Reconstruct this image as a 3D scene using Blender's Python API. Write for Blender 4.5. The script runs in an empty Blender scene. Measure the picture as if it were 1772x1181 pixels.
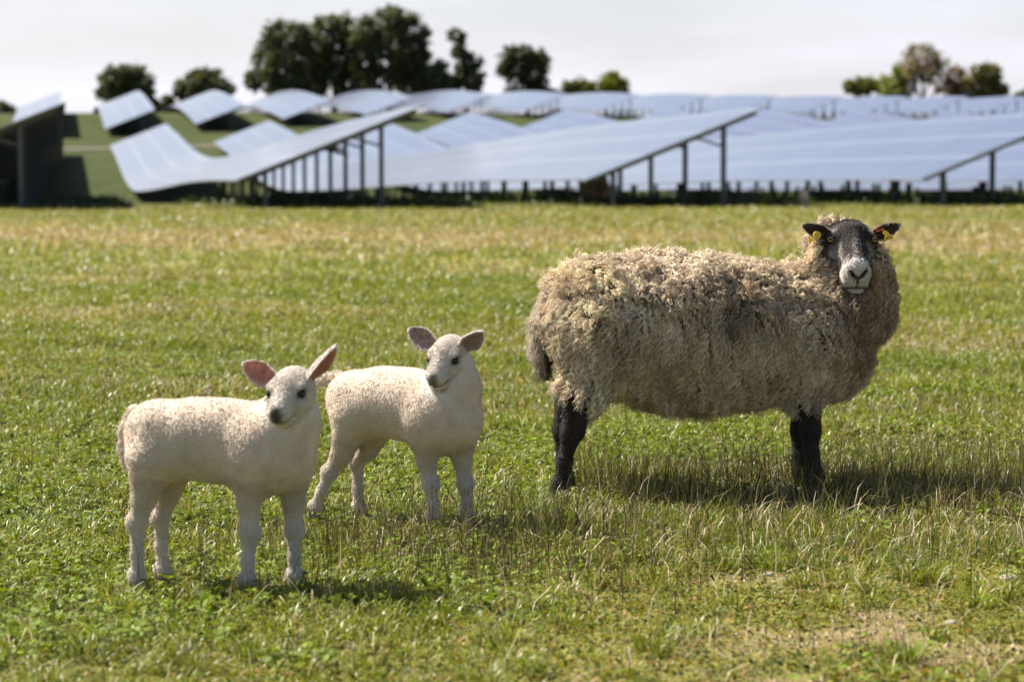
import bpy, math, random
import numpy as np
from mathutils import Vector, Matrix

random.seed(7)
RNG = np.random.default_rng(11)
SC = bpy.context.scene
COL = SC.collection
R = math.radians

# ------------------------------------------------------------------ camera
FPX, PITCH, CAM_H = 4184.0, R(4.067), 1.0          # focal length in photo pixels
cam_data = bpy.data.cameras.new('camera')
cam_data.sensor_width = 36.0
cam_data.lens = 85.0
cam_data.clip_start, cam_data.clip_end = 0.1, 20000
cam_data.dof.use_dof = True
cam_data.dof.focus_distance = 6.95
cam_data.dof.aperture_fstop = 4.2
cam_data.dof.aperture_blades = 9
cam = bpy.data.objects.new('camera', cam_data)
cam.location = (0, 0, CAM_H)
cam.rotation_euler = (math.pi / 2 - PITCH, 0, 0)
COL.objects.link(cam)
SC.camera = cam

# ------------------------------------------------------------------ sky and sun
SUN_EL, SUN_AZ = R(49), (-0.86, 0.51)               # azimuth as a ground vector towards the sun
_n = math.hypot(*SUN_AZ)
TO_SUN = Vector((SUN_AZ[0] / _n * math.cos(SUN_EL), SUN_AZ[1] / _n * math.cos(SUN_EL), math.sin(SUN_EL)))
world = bpy.data.worlds.new('World')
SC.world = world
world.use_nodes = True
wn, wl = world.node_tree.nodes, world.node_tree.links
wn.clear()
w_out = wn.new('ShaderNodeOutputWorld')
w_bg = wn.new('ShaderNodeBackground')
w_bg.inputs['Strength'].default_value = 0.05
sky = wn.new('ShaderNodeTexSky')
sky.sky_type = 'NISHITA'
sky.sun_disc = False
sky.sun_elevation = SUN_EL
sky.sun_rotation = math.atan2(SUN_AZ[0], SUN_AZ[1])
sky.air_density, sky.dust_density, sky.ozone_density = 1.0, 2.2, 1.0
# thin bright veil of high cloud, by direction only
w_tc = wn.new('ShaderNodeTexCoord')
w_map = wn.new('ShaderNodeMapping')
w_map.inputs['Scale'].default_value = (5.0, 5.0, 26.0)
w_noise = wn.new('ShaderNodeTexNoise')
w_noise.inputs['Scale'].default_value = 1.3
w_noise.inputs['Detail'].default_value = 5
w_ramp = wn.new('ShaderNodeValToRGB')
w_ramp.color_ramp.elements[0].position, w_ramp.color_ramp.elements[0].color = 0.38, (0, 0, 0, 1)
w_ramp.color_ramp.elements[1].position, w_ramp.color_ramp.elements[1].color = 0.66, (1, 1, 1, 1)
w_sep = wn.new('ShaderNodeSeparateXYZ')
w_hor = wn.new('ShaderNodeMapRange')                # haze thickens towards the horizon
w_hor.interpolation_type = 'SMOOTHSTEP'
for _k, _v in (('From Min', 0.0), ('From Max', 0.20), ('To Min', 0.97), ('To Max', 0.0)): w_hor.inputs[_k].default_value = _v
w_mul = wn.new('ShaderNodeMath'); w_mul.operation = 'MULTIPLY_ADD'
w_mul.inputs[1].default_value, w_mul.inputs[2].default_value = 0.30, 0.70
w_fac = wn.new('ShaderNodeMath'); w_fac.operation = 'MULTIPLY'
w_mix = wn.new('ShaderNodeMixRGB')
w_mix.inputs['Color2'].default_value = (7.8, 7.8, 8.6, 1)
wl.new(w_tc.outputs['Generated'], w_map.inputs['Vector'])
wl.new(w_tc.outputs['Generated'], w_sep.inputs[0])
wl.new(w_sep.outputs['Z'], w_hor.inputs['Value'])
wl.new(w_map.outputs['Vector'], w_noise.inputs['Vector'])
wl.new(w_noise.outputs['Fac'], w_ramp.inputs['Fac'])
wl.new(w_ramp.outputs['Color'], w_mul.inputs[0])
wl.new(w_mul.outputs[0], w_fac.inputs[0])
wl.new(w_hor.outputs[0], w_fac.inputs[1])
wl.new(w_fac.outputs[0], w_mix.inputs['Fac'])
wl.new(sky.outputs['Color'], w_mix.inputs['Color1'])
wl.new(w_mix.outputs['Color'], w_bg.inputs['Color'])
wl.new(w_bg.outputs['Background'], w_out.inputs['Surface'])

sun_data = bpy.data.lights.new('sun', 'SUN')
sun_data.energy = 5.0
sun_data.angle = R(0.5)
sun_data.color = (1.0, 0.95, 0.86)
sun = bpy.data.objects.new('sun', sun_data)
sun.rotation_euler = TO_SUN.to_track_quat('Z', 'Y').to_euler()
COL.objects.link(sun)

SC.view_settings.view_transform = 'Standard'
SC.view_settings.look = 'None'
SC.view_settings.exposure = 1.42
SC.view_settings.gamma = 1.0
SC.cycles.use_denoising = True
SC.cycles.max_bounces = 6
SC.cycles.diffuse_bounces = 3
SC.cycles.transparent_max_bounces = 8

# ------------------------------------------------------------------ helpers
def at(px, py, d):
    """World point seen at photo pixel (px, py) at ground distance d (world y)."""
    u, v = (px - 886.0) / FPX, (590.5 - py) / FPX
    fy = math.cos(PITCH) + v * math.sin(PITCH)
    fz = -math.sin(PITCH) + v * math.cos(PITCH)
    k = d / fy
    return np.array((u * k, d, CAM_H + fz * k))

def ground_at(px, d, z=0.0):
    """World point at height z and distance d, at photo column px."""
    py = 590.5 - FPX * math.tan(math.atan2(z - CAM_H, d) + PITCH)
    p = at(px, py, d); p[2] = z
    return p

_perm = np.random.default_rng(3).random(65536).astype(np.float32)
def vnoise(P, scale=1.0, seed=0):
    """Smooth value noise in 0..1 for an (N, 2 or 3) array."""
    P = np.asarray(P, np.float64) * scale
    if P.shape[1] == 2: P = np.column_stack((P, np.zeros(len(P))))
    i = np.floor(P).astype(np.int64); f = P - i; f = f * f * (3 - 2 * f)
    out = np.zeros(len(P))
    for dx in (0, 1):
        for dy in (0, 1):
            for dz in (0, 1):
                h = ((i[:, 0] + dx) * 73856093) ^ ((i[:, 1] + dy) * 19349663) ^ ((i[:, 2] + dz) * 83492791) ^ (seed * 2654435761)
                w = (f[:, 0] if dx else 1 - f[:, 0]) * (f[:, 1] if dy else 1 - f[:, 1]) * (f[:, 2] if dz else 1 - f[:, 2])
                out += w * _perm[(h ^ (h >> 13)) & 65535]
    return out
def fbm(P, scale=1.0, seed=0, octaves=3):
    s = a = 0.0; k = 1.0
    for o in range(octaves):
        s = s + k * vnoise(P, scale * 2 ** o, seed + o); a += k; k *= 0.5
    return s / a

def mesh_np(name, V, loops, totals, mat=None, smooth=True):
    me = bpy.data.meshes.new(name)
    V = np.ascontiguousarray(V, np.float32); loops = np.ascontiguousarray(loops, np.int32).ravel()
    totals = np.ascontiguousarray(totals, np.int32)
    me.vertices.add(len(V)); me.vertices.foreach_set('co', V.ravel())
    me.loops.add(len(loops)); me.loops.foreach_set('vertex_index', loops)
    starts = np.zeros(len(totals), np.int32); starts[1:] = np.cumsum(totals)[:-1]
    me.polygons.add(len(totals))
    me.polygons.foreach_set('loop_start', starts); me.polygons.foreach_set('loop_total', totals)
    me.polygons.foreach_set('use_smooth', np.full(len(totals), smooth))
    me.update(calc_edges=True)
    if mat: me.materials.append(mat)
    return me

def quads(name, V, F, mat=None, smooth=True):
    return mesh_np(name, V, F, np.full(len(F), len(F[0])), mat, smooth)

def link(name, data, parent=None, loc=None):
    o = bpy.data.objects.new(name, data); COL.objects.link(o)
    if parent is not None: o.parent = parent
    if loc is not None: o.location = loc
    return o

def tag(o, label=None, cat=None, group=None, kind=None):
    if label: o['label'] = label
    if cat: o['category'] = cat
    if group: o['group'] = group
    if kind: o['kind'] = kind
    return o

def thing(name, loc, label, cat, group=None):
    return tag(link(name, None, None, loc), label, cat, group)

def color_attr(me, name, C):
    a = me.attributes.new(name, 'FLOAT_COLOR', 'POINT')
    C = np.asarray(C, np.float32)
    if C.shape[1] == 3: C = np.column_stack((C, np.ones(len(C), np.float32)))
    a.data.foreach_set('color', np.ascontiguousarray(C, np.float32).ravel())

class Mat:
    """Small wrapper to write node materials."""
    def __init__(s, name):
        s.m = bpy.data.materials.new(name); s.m.use_nodes = True
        s.n, s.l = s.m.node_tree.nodes, s.m.node_tree.links
        s.b = s.n['Principled BSDF']; s.out = s.n['Material Output']
    def node(s, t, **kw):
        n = s.n.new(t)
        for k, v in kw.items():
            if k in n.inputs: n.inputs[k].default_value = v
            else: setattr(n, k, v)
        return n
    def set(s, **kw):
        for k, v in kw.items(): s.b.inputs[k.replace('_', ' ')].default_value = v
        return s
    def ramp(s, fac, stops):
        r = s.n.new('ShaderNodeValToRGB'); e = r.color_ramp.elements
        while len(e) < len(stops): e.new(0.5)
        for q, (p, c) in zip(e, stops): q.position = p; q.color = (*c, 1)
        s.l.new(fac, r.inputs['Fac']); return r.outputs['Color']
    def noise(s, vec, scale, detail=4, rough=0.55):
        n = s.node('ShaderNodeTexNoise', Scale=scale, Detail=detail, Roughness=rough)
        if vec is not None: s.l.new(vec, n.inputs['Vector'])
        return n.outputs['Fac']
    def mix(s, fac, a, b, mode='MIX'):
        n = s.node('ShaderNodeMixRGB', blend_type=mode)
        for k, v in (('Fac', fac), ('Color1', a), ('Color2', b)):
            if hasattr(v, 'links'): s.l.new(v, n.inputs[k])
            else: n.inputs[k].default_value = v if k == 'Fac' else (*v, 1)
        return n.outputs['Color']
    def bump(s, h, strength, dist):
        n = s.node('ShaderNodeBump', Strength=strength, Distance=dist)
        s.l.new(h, n.inputs['Height']); s.l.new(n.outputs['Normal'], s.b.inputs['Normal'])
    def color(s, sock): s.l.new(sock, s.b.inputs['Base Color']); return s
    def coord(s, which='Object'): return s.node('ShaderNodeTexCoord').outputs[which]
    def attr(s, name): return s.node('ShaderNodeAttribute', attribute_name=name).outputs['Color']

def leaf_mat(name, attr=None, base=None, trans=0.35, rough=0.5, spec=0.25, tint=(1.25, 1.2, 0.5)):
    """Thin vegetation: a diffuse/glossy sheet that lets some light through."""
    m = Mat(name)
    c = m.attr(attr) if attr else None
    if c is not None: m.color(c)
    else: m.set(Base_Color=(*base, 1))
    m.set(Roughness=rough, Specular_IOR_Level=spec)
    t = m.node('ShaderNodeBsdfTranslucent')
    if c is not None: m.l.new(m.mix(1.0, c, tint, 'MULTIPLY'), t.inputs['Color'])
    else: t.inputs['Color'].default_value = (*[base[i] * tint[i] for i in range(3)], 1)
    x = m.node('ShaderNodeMixShader', Fac=trans)
    m.l.new(m.b.outputs[0], x.inputs[1]); m.l.new(t.outputs[0], x.inputs[2])
    m.l.new(x.outputs[0], m.out.inputs['Surface'])
    return m.m

def metal(name, col, rough=0.5, met=0.6):
    m = Mat(name); m.set(Roughness=rough, Metallic=met)
    m.color(m.ramp(m.noise(m.coord(), 3.0), [(0.3, [c * 0.8 for c in col]), (0.7, col)]))
    return m.m

# ------------------------------------------------------------------ terrain
ROW = np.array((-0.183, 0.983)); ROW /= np.linalg.norm(ROW)     # the way the panel rows run
UPS = np.array((ROW[1], -ROW[0]))                                 # up the panels' slope
ORG = np.array((1.94, 63.0))                                     # near low corner of one row
_u = np.arange(-400.0, 4000.0, 1.0)
_z = np.interp(_u, [-400, -1, 20, 58, 88, 108, 132, 156, 170, 181, 200, 220, 238, 255, 285, 340, 430, 800, 4000],
               [0, 0, -0.12, -0.75, -1.1, -0.5, 0.95, 2.25, 3.0, 4.1, 5.6, 7.0, 7.8, 8.0, 7.6, 6.6, 6.0, 3.0, -60])
_kern = np.exp(-0.5 * (np.arange(-24, 25) / 6.0) ** 2); _kern /= _kern.sum()
_zs = np.convolve(np.pad(_z, 24, mode='edge'), _kern, 'valid')
def uv_of(x, y):
    dx, dy = x - ORG[0], y - ORG[1]
    return dx * ROW[0] + dy * ROW[1], dx * UPS[0] + dy * UPS[1]
def xy_of(u, v): return ORG[0] + u * ROW[0] + v * UPS[0], ORG[1] + u * ROW[1] + v * UPS[1]
def terrain(x, y):
    x, y = np.asarray(x, float), np.asarray(y, float)
    u, v = uv_of(x, y)
    z = np.interp(u, _u, _zs)
    w = np.clip((u - 100) / 100, 0, 1)
    z = z + w * 0.25 * np.sin(v * 0.045 + 1.0)
    wu, wv = np.clip((u - 90) / 65, 0, 1), np.clip((v + 12) / 52, 0, 1)
    z = z + 1.6 * wu * wu * (3 - 2 * wu) * wv * wv * (3 - 2 * wv) * np.clip((242 - u) / 70, 0, 1)
    P = np.column_stack((x.ravel(), y.ravel()))
    near = np.clip(1 - np.hypot(P[:, 0], P[:, 1]) / 120, 0, 1)
    b = (vnoise(P, 1.1, 5) - 0.5) * 0.03 * near + (vnoise(P, 0.25, 6) - 0.5) * 0.05 * near
    return z + b.reshape(z.shape)

def grow(a, b, step, k): 
    out = [a]
    while out[-1] < b: out.append(out[-1] + step); step *= k
    return out
xs = np.array(grow(0, 9, 0.16, 1.0) + grow(9.5, 3000, 0.5, 1.07)); xs = np.concatenate((-xs[:0:-1], xs))
ys = np.array(grow(-900, -6, 90, 0.9)[:-1] + list(np.arange(-6, 2, 1.0)) + grow(2, 24, 0.16, 1.0) + grow(24.5, 6000, 0.5, 1.022))
ys = np.unique(ys)
XX, YY = np.meshgrid(xs, ys)
ZZ = terrain(XX, YY)
V = np.column_stack((XX.ravel(), YY.ravel(), ZZ.ravel()))
nx, ny = len(xs), len(ys)
ii = (np.arange(ny - 1)[:, None] * nx + np.arange(nx - 1)[None, :]).ravel()
F = np.column_stack((ii, ii + 1, ii + nx + 1, ii + nx))

def dry_map(P):
    """0..1, how straw-dry the pasture is: a dry band far out, and patches."""
    d = P[:, 1] + (vnoise(P, 0.07, 20) - 0.5) * 9
    band = np.exp(-((d - 36) / 9.0) ** 2) * 1.0 + 0.35 * np.clip((d - 44) / 12, 0, 1)
    patch = np.clip((fbm(P, 0.55, 21) - 0.52) * 3.0, 0, 1) * 0.7
    near = np.exp(-((np.hypot(P[:, 0] - 0.2, P[:, 1] - 6.3)) / 0.8) ** 2) * 0.25
    return np.clip(band * (0.55 + 0.7 * vnoise(P, 0.35, 25)) + patch + near, 0, 1)
def bare_map(P):
    """0..1, bare sandy soil showing through the turf in the right foreground."""
    m = np.clip((P[:, 0] + 0.02 + 0.25 * (6.2 - P[:, 1])) / 0.5, 0, 1) * np.clip((6.75 + 0.06 * P[:, 0] - P[:, 1]) / 0.45, 0, 1)
    m = np.maximum(m, 0.5 * np.exp(-((P[:, 0] + 0.5) / 0.5) ** 2 - ((P[:, 1] - 4.6) / 0.5) ** 2))
    n = 0.65 * fbm(P, 5.5, 31, 4) + 0.35 * fbm(P, 1.5, 33, 2)
    return np.clip((n - 0.617 + 0.09 * m) * 7.5, 0, 1) * np.clip(m * 1.6, 0.0, 1) * (0.25 + 0.75 * np.clip((P[:, 0] - 0.25) / 0.5, 0, 1)), m

gm = Mat('pasture_soil')
co = gm.coord('Object')
soil = gm.ramp(gm.noise(co, 9.0, 6), [(0.3, (0.11, 0.076, 0.038)), (0.7, (0.25, 0.175, 0.10))])
moss = gm.ramp(gm.noise(co, 14.0, 6), [(0.3, (0.075, 0.085, 0.013)), (0.5, (0.13, 0.13, 0.02)), (0.75, (0.24, 0.19, 0.055))])
turf = gm.ramp(gm.noise(co, 0.6, 6), [(0.3, (0.10, 0.125, 0.018)), (0.7, (0.18, 0.18, 0.035))])
straw = gm.ramp(gm.noise(co, 1.5, 6), [(0.3, (0.19, 0.155, 0.07)), (0.7, (0.34, 0.27, 0.15))])
zone = gm.attr('zone')
sep = gm.node('ShaderNodeSeparateColor'); gm.l.new(zone, sep.inputs[0])
thatch = gm.ramp(gm.noise(co, 22.0, 6), [(0.3, (0.030, 0.034, 0.009)), (0.55, (0.065, 0.068, 0.016)), (0.8, (0.13, 0.105, 0.045))])
near_c = gm.mix(gm.node('ShaderNodeAttribute', attribute_name='thin').outputs['Fac'], thatch, moss)
c1 = gm.mix(sep.outputs[2], near_c, turf)
c1 = gm.mix(sep.outputs[0], c1, straw)
grass_and_shade = gm.ramp(gm.noise(co, 0.25, 5), [(0.3, (0.020, 0.032, 0.006)), (0.7, (0.050, 0.056, 0.011))])  # dark hill grass; the colour also carries the shade under the panel rows
c1 = gm.mix(gm.node('ShaderNodeAttribute', attribute_name='zone').outputs['Alpha'], c1, grass_and_shade)
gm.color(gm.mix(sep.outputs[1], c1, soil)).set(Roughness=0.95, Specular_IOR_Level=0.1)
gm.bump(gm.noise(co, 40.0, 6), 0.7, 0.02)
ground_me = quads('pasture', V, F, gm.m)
P2 = V[:, :2].copy()
bare, bm_ = bare_map(P2)
farz = np.clip((P2[:, 1] - 12) / 10, 0, 1)
dry = dry_map(P2) * np.clip((P2[:, 1] - 8) / 8, 0, 1)
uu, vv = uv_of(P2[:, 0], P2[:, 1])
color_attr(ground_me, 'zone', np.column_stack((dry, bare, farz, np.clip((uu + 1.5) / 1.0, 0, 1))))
_a = ground_me.attributes.new('thin', 'FLOAT', 'POINT'); _a.data.foreach_set('value', np.ascontiguousarray(np.clip(bm_ * 1.4, 0, 1), np.float32))
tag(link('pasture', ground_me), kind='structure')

# bare farm track between the two blocks of panels
tu = np.array([165.0, 166.6, 168.2]); tv = np.arange(-90, 131, 2.0)
TV, TU = np.meshgrid(tv, tu)
TUw = TU + 0.8 * np.sin(TV * 0.1)
tx, ty = xy_of(TUw, TV)
tz = terrain(tx, ty) + 0.03
Vt = np.column_stack((tx.ravel(), ty.ravel(), tz.ravel()))
n2 = len(tv)
it = (np.arange(2)[:, None] * n2 + np.arange(n2 - 1)[None, :]).ravel()
tm = Mat('dirt_track_earth')
tm.color(tm.ramp(tm.noise(tm.coord(), 0.8, 5), [(0.3, (0.06, 0.042, 0.032)), (0.7, (0.11, 0.08, 0.062))])).set(Roughness=0.95)
tag(link('dirt_track', quads('dirt_track', Vt, np.column_stack((it, it + 1, it + n2 + 1, it + n2)), tm.m)), kind='structure')
# ------------------------------------------------------------------ solar panel rows
PITCH_V, W_PLAN, RISE, LOW = 9.1, 4.9, 1.95, 0.75
pm = Mat('solar_glass')
uvn = pm.node('ShaderNodeUVMap', uv_map='UVMap').outputs[0]
br = pm.node('ShaderNodeTexBrick', offset=0.0, Scale=1.0)
br.inputs['Mortar Size'].default_value = 0.035
br.inputs['Brick Width'].default_value = 1.65
br.inputs['Row Height'].default_value = 1.0
br.inputs['Color1'].default_value = (0.022, 0.03, 0.075, 1)
br.inputs['Color2'].default_value = (0.03, 0.038, 0.085, 1)
br.inputs['Mortar'].default_value = (0.30, 0.31, 0.34, 1)
pm.l.new(uvn, br.inputs['Vector'])
dust_glare = pm.noise(uvn, 0.35, 3)
pm.color(pm.mix(0.20, br.outputs['Color'], pm.ramp(dust_glare, [(0.3, (0.23, 0.225, 0.31)), (0.7, (0.38, 0.365, 0.44))])))  # thin dusty film, with pale sky glare put into its colour
pm.set(Roughness=0.24, Specular_IOR_Level=0.5, IOR=1.5, Coat_Weight=0.6, Coat_Roughness=0.16)
M_GLASS = pm.m
M_BACK = metal('panel_backsheet', (0.05, 0.05, 0.055), 0.7, 0.0)
M_EDGE = metal('panel_edge_aluminium', (0.30, 0.31, 0.31), 0.45, 0.8)
M_POST = metal('galvanised_steel', (0.09, 0.095, 0.10), 0.6, 0.2)

def box_mesh(name, pts8, mat):
    f = [(0, 3, 2, 1), (4, 5, 6, 7), (0, 1, 5, 4), (1, 2, 6, 5), (2, 3, 7, 6), (3, 0, 4, 7)]
    return quads(name, np.array(pts8), np.array(f), mat, False)
def beam_mesh(name, a, b, w, h, mat, up=(0, 0, 1)):
    a, b = np.array(a, float), np.array(b, float); d = (b - a) / np.linalg.norm(b - a)
    s = np.cross(d, up); s = s / np.linalg.norm(s) * w / 2; t = np.cross(s, d); t = t / np.linalg.norm(t) * h / 2
    return box_mesh(name, [a - s - t, a + s - t, a + s + t, a - s + t, b - s - t, b + s - t, b + s + t, b - s + t], mat)

def c_post(name, h):
    """A rolled C-section post, its open side along the row; foot 0.4 m in the ground."""
    w, d, t = 0.06, 0.11, 0.02
    prof = [(-w, -d), (w, -d), (w, -d + t), (-w + t, -d + t), (-w + t, d - t), (w, d - t), (w, d), (-w, d)]
    prof = [(p[0] * 0.9, p[1] * 0.75) for p in prof]
    n = len(prof)
    V = [(x, y, -0.4) for x, y in prof] + [(x, y, h) for x, y in prof]
    loops, tot = [], []
    for i in range(n): loops += [i, (i + 1) % n, n + (i + 1) % n, n + i]; tot.append(4)
    loops += list(range(n, 2 * n)); tot.append(n)
    loops += list(range(n - 1, -1, -1)); tot.append(n)
    return mesh_np(name, V, loops, tot, M_POST, False)
F_FRONT, F_REAR = 0.16, 0.77
H_FRONT, H_REAR = LOW + F_FRONT * RISE - 0.06, LOW + F_REAR * RISE - 0.06
FRONT_POST, REAR_POST = c_post('front_post', H_FRONT), c_post('rear_post', H_REAR)
ROWZ = math.atan2(ROW[1], ROW[0]) - math.pi / 2
_s0, _s1 = 0.05 * W_PLAN, 0.95 * W_PLAN
RAFTER = beam_mesh('rafter', (_s0, 0, LOW + 0.05 * RISE - 0.10), (_s1, 0, LOW + 0.95 * RISE - 0.10), 0.06, 0.12, M_POST)
BRACE = beam_mesh('brace', (F_REAR * W_PLAN, 0, 1.62), (0.62 * W_PLAN, 0, LOW + 0.62 * RISE - 0.14), 0.05, 0.06, M_POST)

def solar_row(v, u0, u1, label, group, detail=10):
    x0, y0 = xy_of(u0, v)
    base = np.array((x0, y0, float(terrain(x0, y0))))
    root = thing('solar_panel_row', base, label, 'solar panels', group)
    n = max(2, int(round((u1 - u0) / 2.0)))
    us = np.linspace(u0, u1, n + 1)
    cx, cy = xy_of(us, v + W_PLAN / 2)
    tz = terrain(cx, cy)
    lx, ly = xy_of(us, v); hx, hy = xy_of(us, v + W_PLAN)
    lo = np.column_stack((lx, ly, tz + LOW)) - base; hi = np.column_stack((hx, hy, tz + LOW + RISE)) - base
    th = np.array((0, 0, 0.045))
    V = np.stack((lo, hi, hi - th, lo - th), 1).reshape(-1, 3)
    k = np.arange(n) * 4
    top = np.column_stack((k, k + 1, k + 5, k + 4)); bot = np.column_stack((k + 2, k + 3, k + 7, k + 6))
    e1 = np.column_stack((k + 1, k + 2, k + 6, k + 5)); e2 = np.column_stack((k + 3, k, k + 4, k + 7))
    F = np.concatenate((top, bot, e1, e2, [(0, 3, 2, 1)], [(4 * n, 4 * n + 1, 4 * n + 2, 4 * n + 3)]))
    me = quads('panel_deck', V, F, M_GLASS, False)
    me.materials.append(M_BACK); me.materials.append(M_EDGE)
    mi = np.concatenate((np.zeros(n), np.ones(n), np.full(2 * n + 2, 2))).astype(np.int32)
    me.polygons.foreach_set('material_index', mi)
    uvl = me.uv_layers.new(name='UVMap')
    L = np.zeros((len(F), 4, 2), np.float32)
    sl = math.hypot(W_PLAN, RISE)
    L[:n, 0] = np.column_stack((np.zeros(n), us[:-1] - u0)); L[:n, 1] = np.column_stack((np.full(n, sl), us[:-1] - u0))
    L[:n, 2] = np.column_stack((np.full(n, sl), us[1:] - u0)); L[:n, 3] = np.column_stack((np.zeros(n), us[1:] - u0))
    uvl.data.foreach_set('uv', L.ravel())
    link('panel_deck', me, root)
    # two long purlins under the deck, following the ground
    for fr in (0.3, 0.7):
        c = lo + (hi - lo) * fr - np.array((0, 0, 0.075)); s = np.array((UPS[0], UPS[1], 0)) * 0.03; t = np.array((0, 0, 0.03))
        Vp = np.stack((c - s - t, c + s - t, c + s + t, c - s + t), 1).reshape(-1, 3)
        Fp = np.concatenate([np.column_stack((k + i, k + (i + 1) % 4, k + 4 + (i + 1) % 4, k + 4 + i)) for i in range(4)] + [np.array([(3, 2, 1, 0), (4 * n, 4 * n + 1, 4 * n + 2, 4 * n + 3)])])
        link('purlin', quads('purlin', Vp, Fp, M_POST, False), root)
    frames = np.arange(u0 + 0.35, u1, 4.0)
    for j, uf in enumerate(frames):
        mx, my = xy_of(uf, v + W_PLAN / 2); zc = float(terrain(mx, my))
        for fr, me_, nm in ((F_FRONT, FRONT_POST, 'post'), (F_REAR, REAR_POST, 'post')):
            px_, py_ = xy_of(uf, v + W_PLAN * fr)
            o = link(nm, me_, root, (px_ - base[0], py_ - base[1], zc - base[2])); o.rotation_euler.z = ROWZ
        if j < detail:
            fx, fy = xy_of(uf, v)
            for me_, nm in ((RAFTER, 'rafter'), (BRACE, 'brace')):
                o = link(nm, me_, root, (fx - base[0], fy - base[1], zc - base[2])); o.rotation_euler.z = math.atan2(UPS[1], UPS[0])
    return root

front = {
    -3: 'solar panel row farthest left of the front block, mostly outside the left edge',
    -2: 'dark solar panel row seen from below at the far left, behind its thick pale post',
    -1: 'long solar panel row left of centre, dipping then rising to a bright white end',
    0: 'pale solar panel row in the middle, its tilted near end above the field edge',
    1: 'bluish solar panel row at the right, its near end cut by the right edge',
    2: 'blue solar panel row just behind the right-hand near row, visible under its raised edge',
    3: 'blue solar panel row, third behind the right-hand near row, ending in a low peak',
    4: 'blue solar panel row, fourth behind the right-hand near row, ending in a low peak',
    5: 'blue solar panel row, fifth behind the right-hand near row, ending in a low peak',
    6: 'blue solar panel row, sixth behind the right-hand near row, ending in a low peak',
    7: 'blue solar panel row, seventh behind the right-hand near row, ending at the right',
    8: 'blue solar panel row, last of the front block at the far right edge',
}
for i, lab in front.items():
    solar_row(i * PITCH_V, 0.0, 156.0, lab, 'solar panel rows in the front block', 10 if i < 3 else 0)
words = ['first', 'second', 'third', 'fourth', 'fifth', 'sixth', 'seventh', 'eighth', 'ninth', 'tenth', 'eleventh', 'twelfth',
         'thirteenth', 'fourteenth', 'fifteenth', 'sixteenth', 'seventeenth', 'eighteenth', 'nineteenth', 'twentieth']
for k in range(17):
    v = (k - 2) * PITCH_V
    un = min(181.0 + 3.6 * max(0, k - 1), 228.0)
    lab = 'far solar panel row on the hill crest, %s from the left' % words[k]
    if k == 0: lab = 'far solar panel row on the hill crest, leftmost, above the dark near row'
    if k == 16: lab = 'far solar panel row on the hill crest, rightmost at the picture edge'
    solar_row(v, un, 296.0, lab, 'solar panel rows on the hill crest', 0)

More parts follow.
